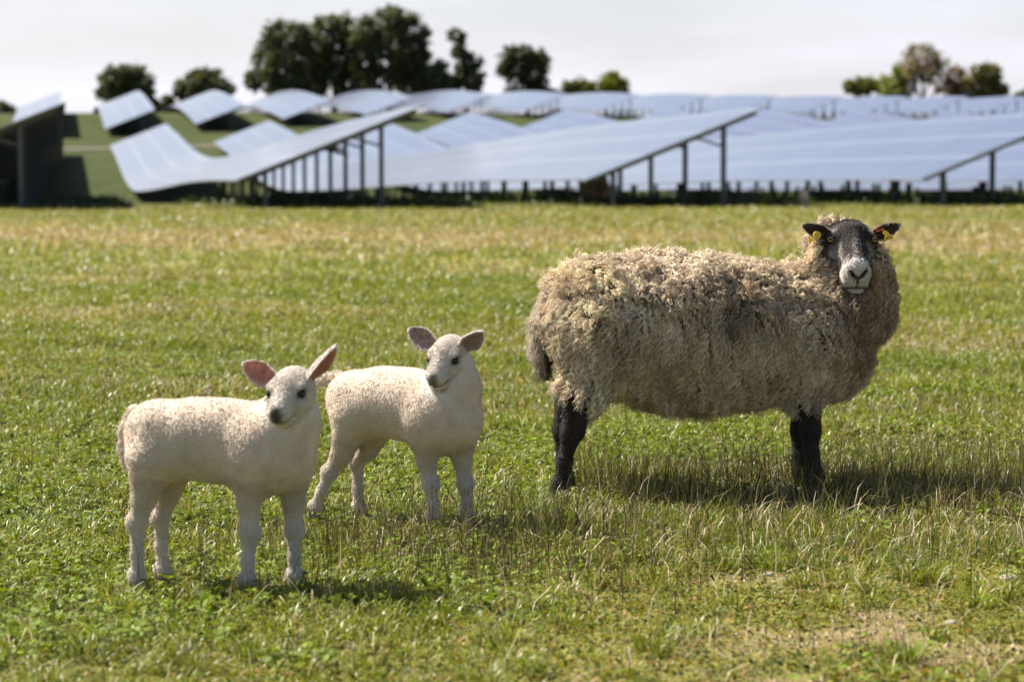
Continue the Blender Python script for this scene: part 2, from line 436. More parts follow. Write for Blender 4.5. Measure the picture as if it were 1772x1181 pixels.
# ------------------------------------------------------------------ trees on the skyline
M_BARK = metal('bark', (0.09, 0.07, 0.05), 0.9, 0.0)
def tube(path, radii, sides=7):
    path = np.array(path, float); V, F = [], []
    for i, p in enumerate(path):
        d = path[min(i + 1, len(path) - 1)] - path[max(i - 1, 0)]; d = d / (np.linalg.norm(d) + 1e-9)
        a = np.cross(d, (0.3, 0.9, 0.2)); a /= np.linalg.norm(a); b = np.cross(d, a)
        for k in range(sides):
            t = 2 * math.pi * k / sides
            V.append(p + radii[i] * (a * math.cos(t) + b * math.sin(t)))
    for i in range(len(path) - 1):
        for k in range(sides):
            F.append((i * sides + k, i * sides + (k + 1) % sides, (i + 1) * sides + (k + 1) % sides, (i + 1) * sides + k))
    return V, F
LEAF_MATS = {}
def tree(name, label, d, box, blobs, n, leaf, col, cat='tree', group='trees on the skyline', twigs=0):
    """box = (px left, py top, px right, py bottom) of the crown; blobs = [(fx, fy, rx, ry)] in box fractions."""
    rs = np.random.default_rng(abs(hash(label)) % 1000 if False else sum(map(ord, label)))
    x0, y0, x1, y1 = box
    pc = at((x0 + x1) / 2, y1, d)
    gz = float(terrain(pc[0], d))
    base = np.array((pc[0], d, gz))
    root = thing(name, base, label, cat, group)
    sc = d / FPX
    W, H = (x1 - x0) * sc, (y1 - y0) * sc
    zlow = pc[2] - gz
    C = []
    for fx, fy, rx, ry in blobs:
        C.append(((fx - 0.5) * W, rs.uniform(-0.25, 0.25) * min(W, H), zlow + (1 - fy) * H, rx * W, 0.5 * (rx * W + ry * H), ry * H))
    # trunk and limbs
    V, F = [], []
    def add(path, rad):
        v, f = tube(path, rad); o = len(V); V.extend(v); F.extend([tuple(i + o for i in q) for q in f])
    top = zlow + 0.55 * H
    tr = 0.022 * (H + zlow) + 0.08
    add([(0, 0, -0.3), (0.02 * W, 0, top * 0.4), (-0.02 * W, 0.02 * W, top)], [tr, tr * 0.75, tr * 0.4])
    for c in C:
        s = np.array((0, 0, min(top * rs.uniform(0.35, 0.8), max(0.3, c[2] - 0.2 * H))))
        e = np.array(c[:3]); m = (s + e) / 2 + np.array((0, 0, 0.06 * H))
        add([s, m, e], [tr * 0.45, tr * 0.3, tr * 0.12])
        for q in range(twigs):
            dv = rs.normal(size=3); dv[2] = abs(dv[2]) * 0.9; dv /= np.linalg.norm(dv)
            e2 = e + dv * np.array(c[3:6]) * rs.uniform(0.7, 1.05)
            add([m, (m + e2) / 2 + rs.normal(size=3) * 0.03 * H, e2], [tr * 0.2, tr * 0.12, tr * 0.04])
    link('trunk', quads('trunk', np.array(V), np.array(F), M_BARK), root)
    # crown: leaf sprays scattered in uneven clumps through each blob
    wts = np.array([c[3] * c[5] for c in C]); wts /= wts.sum()
    pts = []
    for c, w in zip(C, wts):
        m = int(n * w * 1.2)
        nc = max(6, int(26 * math.sqrt(w * len(C))))
        q = rs.normal(size=(nc, 3)); q /= np.linalg.norm(q, axis=1)[:, None]
        cc = q * (rs.uniform(0.35, 1.0, (nc, 1)) ** 0.6)
        pick = rs.integers(0, nc, m)
        p = cc[pick] + rs.normal(size=(m, 3)) * 0.17
        pts.append(p * np.array(c[3:6]) + np.array(c[:3]))
    P = np.concatenate(pts); P = P[P[:, 2] > 0.1]; N = len(P)
    a = rs.normal(size=(N, 3)); a /= np.linalg.norm(a, axis=1)[:, None]
    b = np.cross(a, rs.normal(size=(N, 3))); b /= np.linalg.norm(b, axis=1)[:, None]
    s = leaf * rs.uniform(0.6, 1.3, (N, 1))
    Vl = np.stack((P - a * s, P - b * s * 0.55, P + a * s, P + b * s * 0.55), 1).reshape(-1, 3)
    key = tuple(col)
    if key not in LEAF_MATS: LEAF_MATS[key] = leaf_mat('foliage', 'leaf_tint', trans=0.3)
    me = quads('crown', Vl, np.arange(4 * N).reshape(-1, 4), LEAF_MATS[key], False)
    tint = np.array(col) * (0.65 + 0.7 * rs.random((N, 1))) * (1 + 0.25 * rs.normal(size=(N, 1)) * np.array((0.6, 0.2, 0.3)))
    color_attr(me, 'leaf_tint', np.repeat(np.clip(tint, 0.004, 1), 4, 0))
    link('crown', me, root)

def blob_set(seed, k, r0=0.2, r1=0.3):
    rs = np.random.default_rng(seed); out = []
    for i in range(k):
        t = 2 * math.pi * i / k + rs.uniform(-0.3, 0.3); rr = rs.uniform(0.22, 0.34)
        out.append((0.5 + rr * math.cos(t), 0.52 - rr * math.sin(t), rs.uniform(r0, r1), rs.uniform(r0, r1)))
    out.append((0.5, 0.5, 0.28, 0.28)); return out
DARK, OLIVE, LIME, BUFF = (0.075, 0.085, 0.042), (0.075, 0.080, 0.035), (0.20, 0.22, 0.03), (0.22, 0.165, 0.085)
tree('oak_tree', 'small round dark oak on the skyline, leftmost of the two round ones', 390, (166, 108, 267, 196), blob_set(1, 7), 5200, 0.42, DARK)
tree('oak_tree', 'small round dark oak on the skyline, between the other round oak and the tall grove', 395, (303, 117, 404, 192), blob_set(2, 6), 4600, 0.42, DARK)
tree('hedge', 'low dark hedge between the two small round oaks', 396, (225, 166, 330, 196), [(0.1, 0.5, 0.14, 0.4), (0.35, 0.55, 0.16, 0.4), (0.6, 0.5, 0.16, 0.45), (0.88, 0.6, 0.14, 0.4)], 2200, 0.4, DARK, 'hedge')
tree('bush', 'dark rounded bush on the horizon at the far left edge', 380, (-12, 176, 52, 215), [(0.3, 0.5, 0.3, 0.45), (0.7, 0.6, 0.3, 0.4)], 1500, 0.4, DARK, 'bush')
tree('oak_tree', 'broad spreading dark tree at the left end of the tall grove', 400, (430, 34, 560, 178),
     [(0.2, 0.5, 0.18, 0.22), (0.45, 0.25, 0.25, 0.2), (0.7, 0.3, 0.22, 0.22), (0.5, 0.6, 0.3, 0.25), (0.12, 0.75, 0.14, 0.14), (0.75, 0.75, 0.25, 0.24), (0.45, 0.9, 0.25, 0.14)], 8200, 0.42, DARK)
tree('oak_tree', 'dark tree second from the left in the tall grove', 405, (520, 26, 634, 178),
     [(0.5, 0.2, 0.36, 0.2), (0.25, 0.4, 0.25, 0.2), (0.8, 0.42, 0.2, 0.2), (0.5, 0.6, 0.3, 0.2), (0.2, 0.78, 0.25, 0.2), (0.75, 0.8, 0.25, 0.2)], 7600, 0.42, DARK)
tree('oak_tree', 'tallest dark tree of the grove on the skyline', 402, (604, 12, 742, 176),
     [(0.5, 0.16, 0.3, 0.17), (0.25, 0.33, 0.25, 0.2), (0.78, 0.3, 0.22, 0.18), (0.5, 0.45, 0.4, 0.22), (0.2, 0.65, 0.24, 0.2), (0.75, 0.65, 0.25, 0.22), (0.5, 0.82, 0.4, 0.2)], 10000, 0.42, DARK)
tree('tree', 'gappy dark tree right of the tallest one in the grove', 398, (706, 62, 790, 172),
     [(0.3, 0.3, 0.2, 0.13), (0.6, 0.55, 0.26, 0.14), (0.25, 0.62, 0.22, 0.14), (0.75, 0.85, 0.25, 0.14), (0.3, 0.85, 0.25, 0.14), (0.5, 0.72, 0.35, 0.2), (0.15, 0.42, 0.2, 0.15)], 3900, 0.38, DARK, twigs=5)
tree('tree', 'slim straggly dark tree at the right end of the tall grove', 400, (772, 48, 840, 172),
     [(0.3, 0.12, 0.24, 0.1), (0.35, 0.36, 0.2, 0.14), (0.7, 0.5, 0.25, 0.12), (0.4, 0.65, 0.25, 0.13), (0.8, 0.72, 0.2, 0.12), (0.5, 0.88, 0.35, 0.12), (0.15, 0.8, 0.2, 0.14)], 3300, 0.38, DARK, twigs=4)
tree('tree', 'lone grey-green half-leafed tree right of the grove', 405, (856, 76, 966, 172),
     [(0.4, 0.2, 0.25, 0.17), (0.65, 0.25, 0.22, 0.18), (0.3, 0.5, 0.25, 0.2), (0.65, 0.55, 0.25, 0.2), (0.5, 0.82, 0.4, 0.2), (0.85, 0.92, 0.2, 0.1)], 4300, 0.4, (0.06, 0.062, 0.03), twigs=4)
tree('bush', 'low dark hedge bush to the right of the lone half-leafed tree', 404, (930, 150, 985, 176), [(0.3, 0.5, 0.3, 0.4), (0.7, 0.6, 0.3, 0.4)], 1000, 0.4, DARK, 'bush')
tree('bush', 'dull yellow-green bush beside the bright lime tree', 408, (972, 134, 1034, 172), [(0.3, 0.5, 0.28, 0.4), (0.68, 0.5, 0.3, 0.42)], 1700, 0.4, (0.14, 0.145, 0.04), 'bush')
tree('tree', 'small bright lime-green tree on the skyline near the centre', 410, (1030, 125, 1092, 172), [(0.5, 0.4, 0.38, 0.34), (0.3, 0.7, 0.28, 0.3), (0.72, 0.7, 0.28, 0.3)], 2200, 0.4, LIME)
tree('bush', 'small lime-green bush, leftmost of the right-hand clump', 410, (1464, 130, 1518, 172), [(0.3, 0.5, 0.3, 0.4), (0.7, 0.45, 0.3, 0.4)], 1500, 0.38, (0.15, 0.16, 0.04), 'bush')
tree('bush', 'lime-green small tree directly left of the tall sparse buff tree', 408, (1512, 112, 1572, 172), [(0.25, 0.6, 0.25, 0.3), (0.65, 0.35, 0.3, 0.3), (0.6, 0.75, 0.35, 0.25)], 1700, 0.38, LIME)
tree('tree', 'tall sparse buff tree with bare branches on the right skyline', 405, (1545, 74, 1648, 172),
     [(0.45, 0.2, 0.28, 0.18), (0.25, 0.45, 0.2, 0.18), (0.75, 0.4, 0.22, 0.2), (0.5, 0.55, 0.25, 0.18), (0.85, 0.75, 0.15, 0.2), (0.3, 0.8, 0.15, 0.18)], 2300, 0.3, BUFF, twigs=12)
tree('bush', 'brownish bare-twigged bush between the sparse buff tree and the olive tree', 407, (1630, 112, 1680, 172), [(0.5, 0.4, 0.35, 0.35), (0.5, 0.75, 0.4, 0.3)], 1000, 0.3, (0.19, 0.12, 0.07), twigs=8)
tree('tree', 'round olive tree at the right end of the right-hand clump', 405, (1660, 108, 1742, 172), [(0.35, 0.4, 0.3, 0.32), (0.7, 0.35, 0.28, 0.32), (0.5, 0.72, 0.45, 0.3), (0.9, 0.85, 0.14, 0.2)], 3000, 0.36, (0.15, 0.135, 0.045), twigs=5)
tree('bush', 'green bush cut off by the right edge on the skyline', 405, (1756, 148, 1800, 176), [(0.4, 0.6, 0.35, 0.4), (0.7, 0.45, 0.3, 0.4)], 1000, 0.36, (0.09, 0.11, 0.03), 'bush')
# ------------------------------------------------------------------ animals: one smooth body from blended solids
def unit(v): v = np.asarray(v, float); return v / np.linalg.norm(v)
class Solid:
    """Signed-distance solids blended into one surface; each carries a coat zone number."""
    def __init__(s, k=1.0): s.p = []; s.s = k
    def cone(s, a, b, ra, rb, zone=0, k=0.03, flat=None, cut=False):
        s.p.append(('c', np.array(a, float), np.array(b, float), ra * s.s, rb * s.s, flat, zone, k, cut)); return s
    def chain(s, pts, radii, zone=0, k=0.03, flat=None):
        for i in range(len(pts) - 1): s.cone(pts[i], pts[i + 1], radii[i], radii[i + 1], zone, k, flat)
        return s
    def ball(s, c, r, axes=None, zone=0, k=0.03, cut=False):
        r = np.array(r, float) * np.ones(3) * s.s
        s.p.append(('e', np.array(c, float), r, np.eye(3) if axes is None else np.array(axes, float), None, None, zone, k, cut)); return s
    @staticmethod
    def dist(q, P):
        if q[0] == 'c':
            _, a, b, ra, rb, flat = q[:6]
            X = P - a; ba = b - a
            if flat is not None:
                ax, f = flat; X = X + (X @ ax)[..., None] * ax * (1 / f - 1)
            h = np.clip((X @ ba) / (ba @ ba), 0, 1)
            d = np.linalg.norm(X - h[..., None] * ba, axis=-1) - (ra + (rb - ra) * h)
            return d * (min(1, flat[1]) if flat is not None else 1)
        _, c, r, A = q[:4]
        X = (P - c) @ A.T
        k0 = np.linalg.norm(X / r, axis=-1); k1 = np.linalg.norm(X / (r * r), axis=-1) + 1e-9
        return k0 * (k0 - 1) / k1
    def bounds(s, q):
        if q[0] == 'c':
            m = max(q[3], q[4]) * (max(1, q[5][1]) if q[5] is not None else 1)
            return np.minimum(q[1], q[2]) - m, np.maximum(q[1], q[2]) + m
        m = q[2].max(); return q[1] - m, q[1] + m
    def mesh(s, h):
        los, his = zip(*[s.bounds(q) for q in s.p if not q[8]])
        lo = np.min(los, 0) - 3 * h; hi = np.max(his, 0) + 3 * h
        n = np.ceil((hi - lo) / h).astype(int) + 1
        Fd = np.full(n, 0.3, np.float32)
        for q in s.p:
            a, b = s.bounds(q); m = q[7] + 4 * h
            i0 = np.maximum(((a - m - lo) / h).astype(int), 0); i1 = np.minimum(((b + m - lo) / h).astype(int) + 2, n)
            if np.any(i1 <= i0): continue
            G = np.stack(np.meshgrid(*[lo[j] + h * np.arange(i0[j], i1[j]) for j in range(3)], indexing='ij'), -1)
            d = s.dist(q, G); sl = tuple(slice(i0[j], i1[j]) for j in range(3))
            cur = Fd[sl]; k = q[7]
            if q[8]:
                d = -d; t = np.maximum(k - np.abs(cur - d), 0) / k; Fd[sl] = np.maximum(cur, d) + t * t * k / 4
            else:
                t = np.maximum(k - np.abs(cur - d), 0) / k; Fd[sl] = np.minimum(cur, d) - t * t * k / 4
        # surface nets
        S = Fd < 0
        cnt = np.zeros(n - 1, np.int8); acc = np.zeros((*(n - 1), 3), np.float32)
        idx = [np.arange(x - 1, dtype=np.float32) for x in n]
        I, J, K = np.meshgrid(*idx, indexing='ij')
        corner = lambda A, o: A[o[0]:o[0] + n[0] - 1, o[1]:o[1] + n[1] - 1, o[2]:o[2] + n[2] - 1]
        for ax in range(3):
            for o1 in (0, 1):
                for o2 in (0, 1):
                    oa = [0, 0, 0]; oth = [x for x in range(3) if x != ax]; oa[oth[0]], oa[oth[1]] = o1, o2
                    ob = list(oa); ob[ax] = 1
                    fa, fb = corner(Fd, oa), corner(Fd, ob)
                    m = corner(S, oa) != corner(S, ob)
                    t = fa[m] / (fa[m] - fb[m])
                    p = np.stack((I[m] + oa[0], J[m] + oa[1], K[m] + oa[2]), -1); p[:, ax] += t
                    acc[m] += p; cnt[m] += 1
        act = cnt > 0
        vid = np.full(n - 1, -1, np.int64); vid[act] = np.arange(act.sum())
        V = acc[act] / cnt[act][:, None] * h + lo
        quadsl = []
        for ax in range(3):
            o = [x for x in range(3) if x != ax]
            sa = [slice(None)] * 3; sb = [slice(None)] * 3
            sa[ax] = slice(0, n[ax] - 1); sb[ax] = slice(1, n[ax])
            for x in o: sa[x] = sb[x] = slice(1, n[x] - 1)
            A_, B_ = S[tuple(sa)], S[tuple(sb)]
            e = np.argwhere(A_ != B_); ins = A_[A_ != B_]
            e[:, o[0]] += 1; e[:, o[1]] += 1
            def vv_(d0, d1):
                c = e.copy(); c[:, o[0]] += d0; c[:, o[1]] += d1; return vid[c[:, 0], c[:, 1], c[:, 2]]
            q = np.column_stack((vv_(-1, -1), vv_(0, -1), vv_(0, 0), vv_(-1, 0)))
            flip = ins if ax != 1 else ~ins
            q[~flip] = q[~flip][:, ::-1]
            quadsl.append(q)
        F = np.concatenate(quadsl)
        # light smoothing, keeps volume
        E = np.concatenate((F[:, [0, 1]], F[:, [1, 2]], F[:, [2, 3]], F[:, [3, 0]]))
        deg = np.bincount(E.ravel(), minlength=len(V)).astype(float)[:, None]
        for lam in (0.5, -0.52, 0.5, -0.52):
            L = np.zeros_like(V, dtype=float)
            for c in range(3):
                L[:, c] = np.bincount(E[:, 0], V[E[:, 1], c], len(V)) + np.bincount(E[:, 1], V[E[:, 0], c], len(V))
            V = V + lam * (L / deg - V)
        zd = {}
        for q in s.p:
            if q[8]: continue
            d = s.dist(q, V); zd[q[6]] = np.minimum(zd.get(q[6], 9), d)
        keys = sorted(zd); Z = np.array(keys)[np.argmin(np.stack([zd[k] for k in keys]), 0)]
        return V, F, Z, zd

def ear_leaf(base, tip, nrm, width, thick=0.004, cup=0.35, fold=0.25):
    """A pointed, cupped ear. nrm is where the opening faces. Returns V, F, inner mask."""
    base, tip = np.array(base, float), np.array(tip, float)
    ax = tip - base; L = np.linalg.norm(ax); d = ax / L
    nrm = unit(nrm - d * np.dot(nrm, d)); side = np.cross(d, nrm)
    U, Wn = 16, 11
    u = np.linspace(0, 1, U); v = np.linspace(-1, 1, Wn)
    prof = width * np.minimum((0.42 + 1.5 * u), 1.0) ** 0.9 * np.clip(1 - np.clip((u - 0.30) / 0.70, 0, 1) ** 1.9, 0.03, 1) ** 0.75
    V, inner = [], []
    for lay in (0, 1):
        for i in range(U):
            for j in range(Wn):
                c = cup * (1 - 0.55 * u[i])
                w = prof[i]
                off = w * c * (v[j] ** 2 - 0.45) * 1.2
                p = base + d * (L * u[i]) + side * (w * v[j] * (1 - 0.25 * c)) + nrm * (off - fold * L * u[i] ** 2 * 0.5)
                if lay: p = p - nrm * thick * (1.15 - v[j] ** 2)
                V.append(p); inner.append(1.0 - lay if abs(v[j]) < 0.86 and u[i] < 0.93 else 0.0)
    F = []; o = U * Wn
    for i in range(U - 1):
        for j in range(Wn - 1):
            a = i * Wn + j
            F.append((a, a + 1, a + Wn + 1, a + Wn)); F.append((o + a, o + a + Wn, o + a + Wn + 1, o + a + 1))
        for j in (0, Wn - 1):
            a = i * Wn + j; q = (a, a + Wn, o + a + Wn, o + a); F.append(q if j == 0 else q[::-1])
    for j in range(Wn - 1):
        a = (U - 1) * Wn + j; F.append((a, a + 1, o + a + 1, o + a))
    return np.array(V), np.array(F), np.array(inner)

def vert_normals(V, F):
    n = np.cross(V[F[:, 2]] - V[F[:, 0]], V[F[:, 3]] - V[F[:, 1]])
    N = np.zeros_like(V)
    for c in range(3): N[:, c] = np.bincount(F.ravel(), np.repeat(n[:, c], 4), len(V))
    return N / (np.linalg.norm(N, axis=1)[:, None] + 1e-12), 0.5 * np.linalg.norm(n, axis=1)

def scatter(V, F, N, A, wv, n, rs):
    """n random points on faces, weighted by area times the vertex weight wv."""
    w = A * wv[F].mean(1); w = w / w.sum()
    f = rs.choice(len(F), n, p=w)
    a, b = rs.random((n, 1)), rs.random((n, 1))
    bl = lambda X: (X[F[f, 0]] * (1 - a) + X[F[f, 1]] * a) * (1 - b) + (X[F[f, 3]] * (1 - a) + X[F[f, 2]] * a) * b
    nn = bl(N); return bl(V), nn / np.linalg.norm(nn, axis=1)[:, None], F[f, 0]

def hair(name, pts, rad, col, mat, parent, base):
    """pts (n, k, 3) world; rad (k,) or (n, k); col (n, 3) one colour per strand."""
    n, k = pts.shape[:2]
    hc = bpy.data.hair_curves.new(name)
    hc.add_curves([k] * n)
    hc.attributes['position'].data.foreach_set('vector', np.ascontiguousarray(pts - base, np.float32).ravel())
    r = hc.attributes.get('radius') or hc.attributes.new('radius', 'FLOAT', 'POINT')
    r.data.foreach_set('value', np.ascontiguousarray(np.broadcast_to(rad, (n, k)), np.float32).ravel())
    c = hc.attributes.new('coat', 'FLOAT_COLOR', 'CURVE')
    c.data.foreach_set('color', np.ascontiguousarray(np.column_stack((col, np.ones(n))), np.float32).ravel())
    hc.materials.append(mat)
    return link(name, hc, parent)

def frames(d):
    a = np.cross(d, np.array((0.31, 0.87, 0.38))); a /= np.linalg.norm(a, axis=1)[:, None] + 1e-9
    return a, np.cross(d, a)

def locks(rs, P, N, D, length, per, spread, k, amp, freq, tip=0.7, stray=0.25):
    """Wavy locks: P roots, N normals, D growth directions (unit), length (n,). Returns strands and lock index."""
    n = len(P); li = np.repeat(np.arange(n), per); m = len(li)
    a, b = frames(N)
    off = rs.normal(size=(m, 2)) * spread
    o = a[li] * off[:, :1] + b[li] * off[:, 1:]
    root = P[li] + o - N[li] * 0.004
    L = length[li] * rs.uniform(0.75, 1.12, m)
    d = D[li] + rs.normal(size=(m, 3)) * stray * 0.5; d /= np.linalg.norm(d, axis=1)[:, None]
    t = np.linspace(0, 1, k)[None, :, None]
    # start along the normal, lie over into the growth direction
    Nn = N[li][:, None, :]; dd = d[:, None, :]
    path = root[:, None, :] + L[:, None, None] * (Nn * (0.55 * t - 0.42 * t * t) + dd * (0.25 * t + 0.75 * t * t))
    path = path - o[:, None, :] * (tip * t ** 1.2)
    w1, w2 = frames(d)
    ph = (rs.random(n) * 6.283)[li][:, None, None] + rs.normal(size=(m, 1, 1)) * 0.3
    fr = (freq * rs.uniform(0.8, 1.25, n))[li][:, None, None]
    am = (amp * rs.uniform(0.6, 1.3, n))[li][:, None, None] * np.minimum(t * 2.2, 1.0)
    ang = fr * t * L[:, None, None] + ph
    path = path + am * (np.cos(ang) * w1[:, None, :] + 0.75 * np.sin(ang) * w2[:, None, :])
    return path, li

def coat_mat(name, rough=0.9, sheen=0.3, bump=None):
    m = Mat(name); m.color(m.attr('coat')).set(Roughness=rough, Specular_IOR_Level=0.15, Sheen_Weight=sheen, Sheen_Roughness=0.5)
    if bump: m.bump(m.noise(m.coord(), bump[0], 4), bump[1], bump[2])
    return m.m
M_SKIN = coat_mat('short_coat_skin', 0.85, 0.1, (160.0, 0.6, 0.004))
M_WOOL = coat_mat('wool_fibre', 0.85, 0.15)
M_HAIR = coat_mat('short_hair', 0.6, 0.1)

def eye_mat(name, iris, slot):
    m = Mat(name); x = m.coord('Object')
    sp = m.node('ShaderNodeSeparateXYZ'); m.l.new(x, sp.inputs[0])
    def scaled(o, k):
        q = m.node('ShaderNodeMath', operation='MULTIPLY'); m.l.new(sp.outputs[o], q.inputs[0]); q.inputs[1].default_value = k
        p = m.node('ShaderNodeMath', operation='POWER'); m.l.new(q.outputs[0], p.inputs[0]); p.inputs[1].default_value = 2; return p.outputs[0]
    def ring(kx, ky):
        q = m.node('ShaderNodeMath', operation='ADD'); m.l.new(scaled(0, kx), q.inputs[0]); m.l.new(scaled(1, ky), q.inputs[1]); return q.outputs[0]
    ir = m.ramp(ring(1 / 0.0095, 1 / 0.0095), [(0.80, iris), (1.0, (0.012, 0.009, 0.007))])
    pu = m.node('ShaderNodeMath', operation='LESS_THAN'); m.l.new(ring(1 / slot[0], 1 / slot[1]), pu.inputs[0]); pu.inputs[1].default_value = 1.0
    m.color(m.mix(pu.outputs[0], ir, (0.006, 0.005, 0.005))).set(Roughness=0.12, Specular_IOR_Level=0.4)
    return m.m
M_EYE_AMBER = eye_mat('amber_eye', (0.26, 0.155, 0.055), (0.0072, 0.0028))
M_EYE_DARK = eye_mat('dark_eye', (0.030, 0.016, 0.010), (0.006, 0.004))
def eyeball(c, fwd, r, mat, parent, base):
    """A ball whose local z looks along fwd, local y roughly up."""
    V, F = [], []
    nu, nv = 16, 12
    for i in range(nv + 1):
        th = math.pi * i / nv
        for j in range(nu):
            ph = 2 * math.pi * j / nu
            V.append((r * math.sin(th) * math.cos(ph), r * math.sin(th) * math.sin(ph), r * math.cos(th)))
    for i in range(nv):
        for j in range(nu):
            F.append((i * nu + j, (i + 1) * nu + j, (i + 1) * nu + (j + 1) % nu, i * nu + (j + 1) % nu))
    o = link('eye', quads('eye', np.array(V), np.array(F), mat), parent)
    z = unit(fwd); x = unit(np.cross((0, 0, 1), z)); y = np.cross(z, x)
    o.matrix_local = Matrix.Translation(Vector(np.array(c) - base)) @ Matrix(np.column_stack((x, y, z)).tolist()).to_4x4()
    return o

def head_axes(f, roll=0.0):
    """f = muzzle direction. Returns right (in picture), forward, up."""
    f = unit(f); r = unit(np.cross((0, 0, 1), f)); r = r if r[0] > 0 else -r
    u = unit(np.cross(r, f)); u = u if u[1] < 0 else -u
    c, s = math.cos(roll), math.sin(roll)
    r2 = r * c + u * s; return r2, f, unit(u * c - r * s)

# ---------------------------------------------------------------- the ewe
def build_ewe():
    rs = np.random.default_rng(5)
    yaw = math.tan(R(15)); fw = np.array((math.cos(R(15)), math.sin(R(15)), 0)); lf = np.array((-fw[1], fw[0], 0))
    def E(px, py, lat=0.0):
        a = (px - 886) / FPX; d = 7.27 / (1 - yaw * a)
        return at(px, py, d + lat * lf[1])
    def foot(px, lat, z):
        return ground_at(px, E(px, 840, lat)[1], z)
    s = Solid(0.97)
    WOOL, LEG, FACE = 0, 1, 2
    # barrel, rump and shoulders
    pts = [E(1064, 568), E(1138, 570), E(1220, 577), E(1308, 580), E(1395, 576)]
    s.chain(pts, [0.182, 0.212, 0.205, 0.183, 0.180], WOOL, 0.08)
    s.ball(E(1022, 528), (0.10, 0.12, 0.11), None, WOOL, 0.08)
    for sd in (-1, 1):
        s.cone(E(1040, 588, 0.08 * sd), E(1016, 668, 0.11 * sd), 0.145, 0.066, WOOL, 0.06)
        s.cone(E(1400, 600, 0.08 * sd), E(1394, 668, 0.08 * sd), 0.14, 0.058, WOOL, 0.06)
    s.ball(E(1448, 612, -0.02), (0.105, 0.14, 0.115), None, WOOL, 0.07)
    # neck ruff up to the poll
    s.chain([E(1405, 560), E(1462, 525, -0.03), E(1472, 470, -0.045)], [0.165, 0.138, 0.105], WOOL, 0.04)
    s.ball(E(1448, 428, 0.0), (0.075, 0.09, 0.085), None, WOOL, 0.05)
    s.cone(E(1473, 470, -0.06), E(1482, 530, -0.045), 0.086, 0.096, WOOL, 0.05)
    # legs: bone and joints
    def leg(p, r): s.chain(p, r, LEG, 0.02)
    hn, hf, fn, ff = -0.105, 0.10, -0.085, 0.075
    leg([E(1003, 690, hn), E(988, 752, hn), E(977, 800, hn), foot(970, hn, 0.055), foot(968, hn, 0.022)], [0.054, 0.028, 0.0195, 0.0235, 0.029])
    s.cone(E(996, 745, hn), E(983, 742, hn), 0.026, 0.015, LEG, 0.02)
    leg([E(985, 690, hf), E(974, 745, hf), E(976, 800, hf), foot(978, hf, 0.05), foot(980, hf, 0.022)], [0.045, 0.028, 0.0205, 0.024, 0.029])
    leg([E(1398, 690, fn), E(1402, 745, fn), E(1404, 790, fn), foot(1409, fn, 0.055), foot(1413, fn, 0.022)], [0.045, 0.0295, 0.021, 0.025, 0.030])
    leg([E(1392, 690, ff), E(1385, 745, ff), E(1384, 790, ff), foot(1386, ff, 0.05), foot(1390, ff, 0.022)], [0.040, 0.028, 0.0205, 0.024, 0.029])
    # cloven hooves
    for px, lat in ((966, hn), (979, hf), (1413, fn), (1390, ff)):
        b = foot(px, lat, 0.012)
        for q in (-1, 1):
            s.cone(b + lf * 0.014 * q, b + lf * 0.013 * q + fw * 0.035 + np.array((0, 0, -0.004)), 0.018, 0.012, LEG, 0.008)
    # head
    H0 = E(1474.5, 414, -0.105)
    r, f, u = head_axes((0.015, -0.80, -0.60))
    Hd = lambda x, y, z: H0 + r * x + f * y + u * z
    ax = np.stack((r, f, u))
    EYE = lambda q: Hd(0.056 * q, -0.006, -0.008) + unit(0.60 * q * r + 0.55 * f + 0.58 * u) * 0.0150
    s.ball(Hd(0, -0.028, -0.022), (0.070, 0.055, 0.056), ax, FACE, 0.02)
    s.cone(Hd(0, -0.02, -0.075), Hd(0, 0.095, -0.054), 0.053, 0.036, FACE, 0.03, (r, 0.95))
    s.cone(Hd(0, -0.02, -0.014), Hd(0, 0.12, -0.016), 0.052, 0.037, FACE, 0.025, (r, 0.95))
    s.ball(Hd(0, 0.126, -0.036), (0.045, 0.036, 0.043), ax, FACE, 0.018)
    s.ball(Hd(0, 0.112, -0.080), (0.031, 0.038, 0.022), ax, FACE, 0.010)
    for q in (-1, 1):
        s.ball(Hd(0.056 * q, -0.006, -0.008), (0.026, 0.026, 0.026), ax, FACE, 0.014)      # brow
        s.ball(Hd(0.047 * q, 0.030, -0.032), (0.014, 0.020, 0.012), ax, FACE, 0.012)      # cheekbone below the eye
        s.ball(EYE(q), 0.0138, ax, FACE, 0.002, cut=True)
        lk = unit(0.35 * q * r + 0.72 * f + 0.60 * u)
        s.cone(EYE(q) - r * 0.012 * q - f * 0.006 + u * 0.006 + lk * 0.006, EYE(q) + r * 0.012 * q - f * 0.008 + u * 0.003 + lk * 0.004, 0.0055, 0.0055, FACE, 0.003)
        s.cone(Hd(0.006 * q, 0.166, -0.024), Hd(0.022 * q, 0.156, -0.006), 0.0036, 0.0068, FACE, 0.004, cut=True)   # nostril slits
        s.cone(Hd(0.0, 0.160, -0.062), Hd(0.033 * q, 0.132, -0.088), 0.0026, 0.0026, FACE, 0.003, cut=True)        # mouth line
    s.cone(Hd(0, 0.166, -0.026), Hd(0, 0.162, -0.062), 0.002, 0.002, FACE, 0.003, cut=True)
    V, F, Z, zd = s.mesh(0.0046)
    base = np.array((E(1190, 845)[0], E(1190, 845)[1], 0.0))
    # ears, joined to the body
    parts = [(V, F, np.where(Z == WOOL, 0.0, -1.0))]
    ears = []
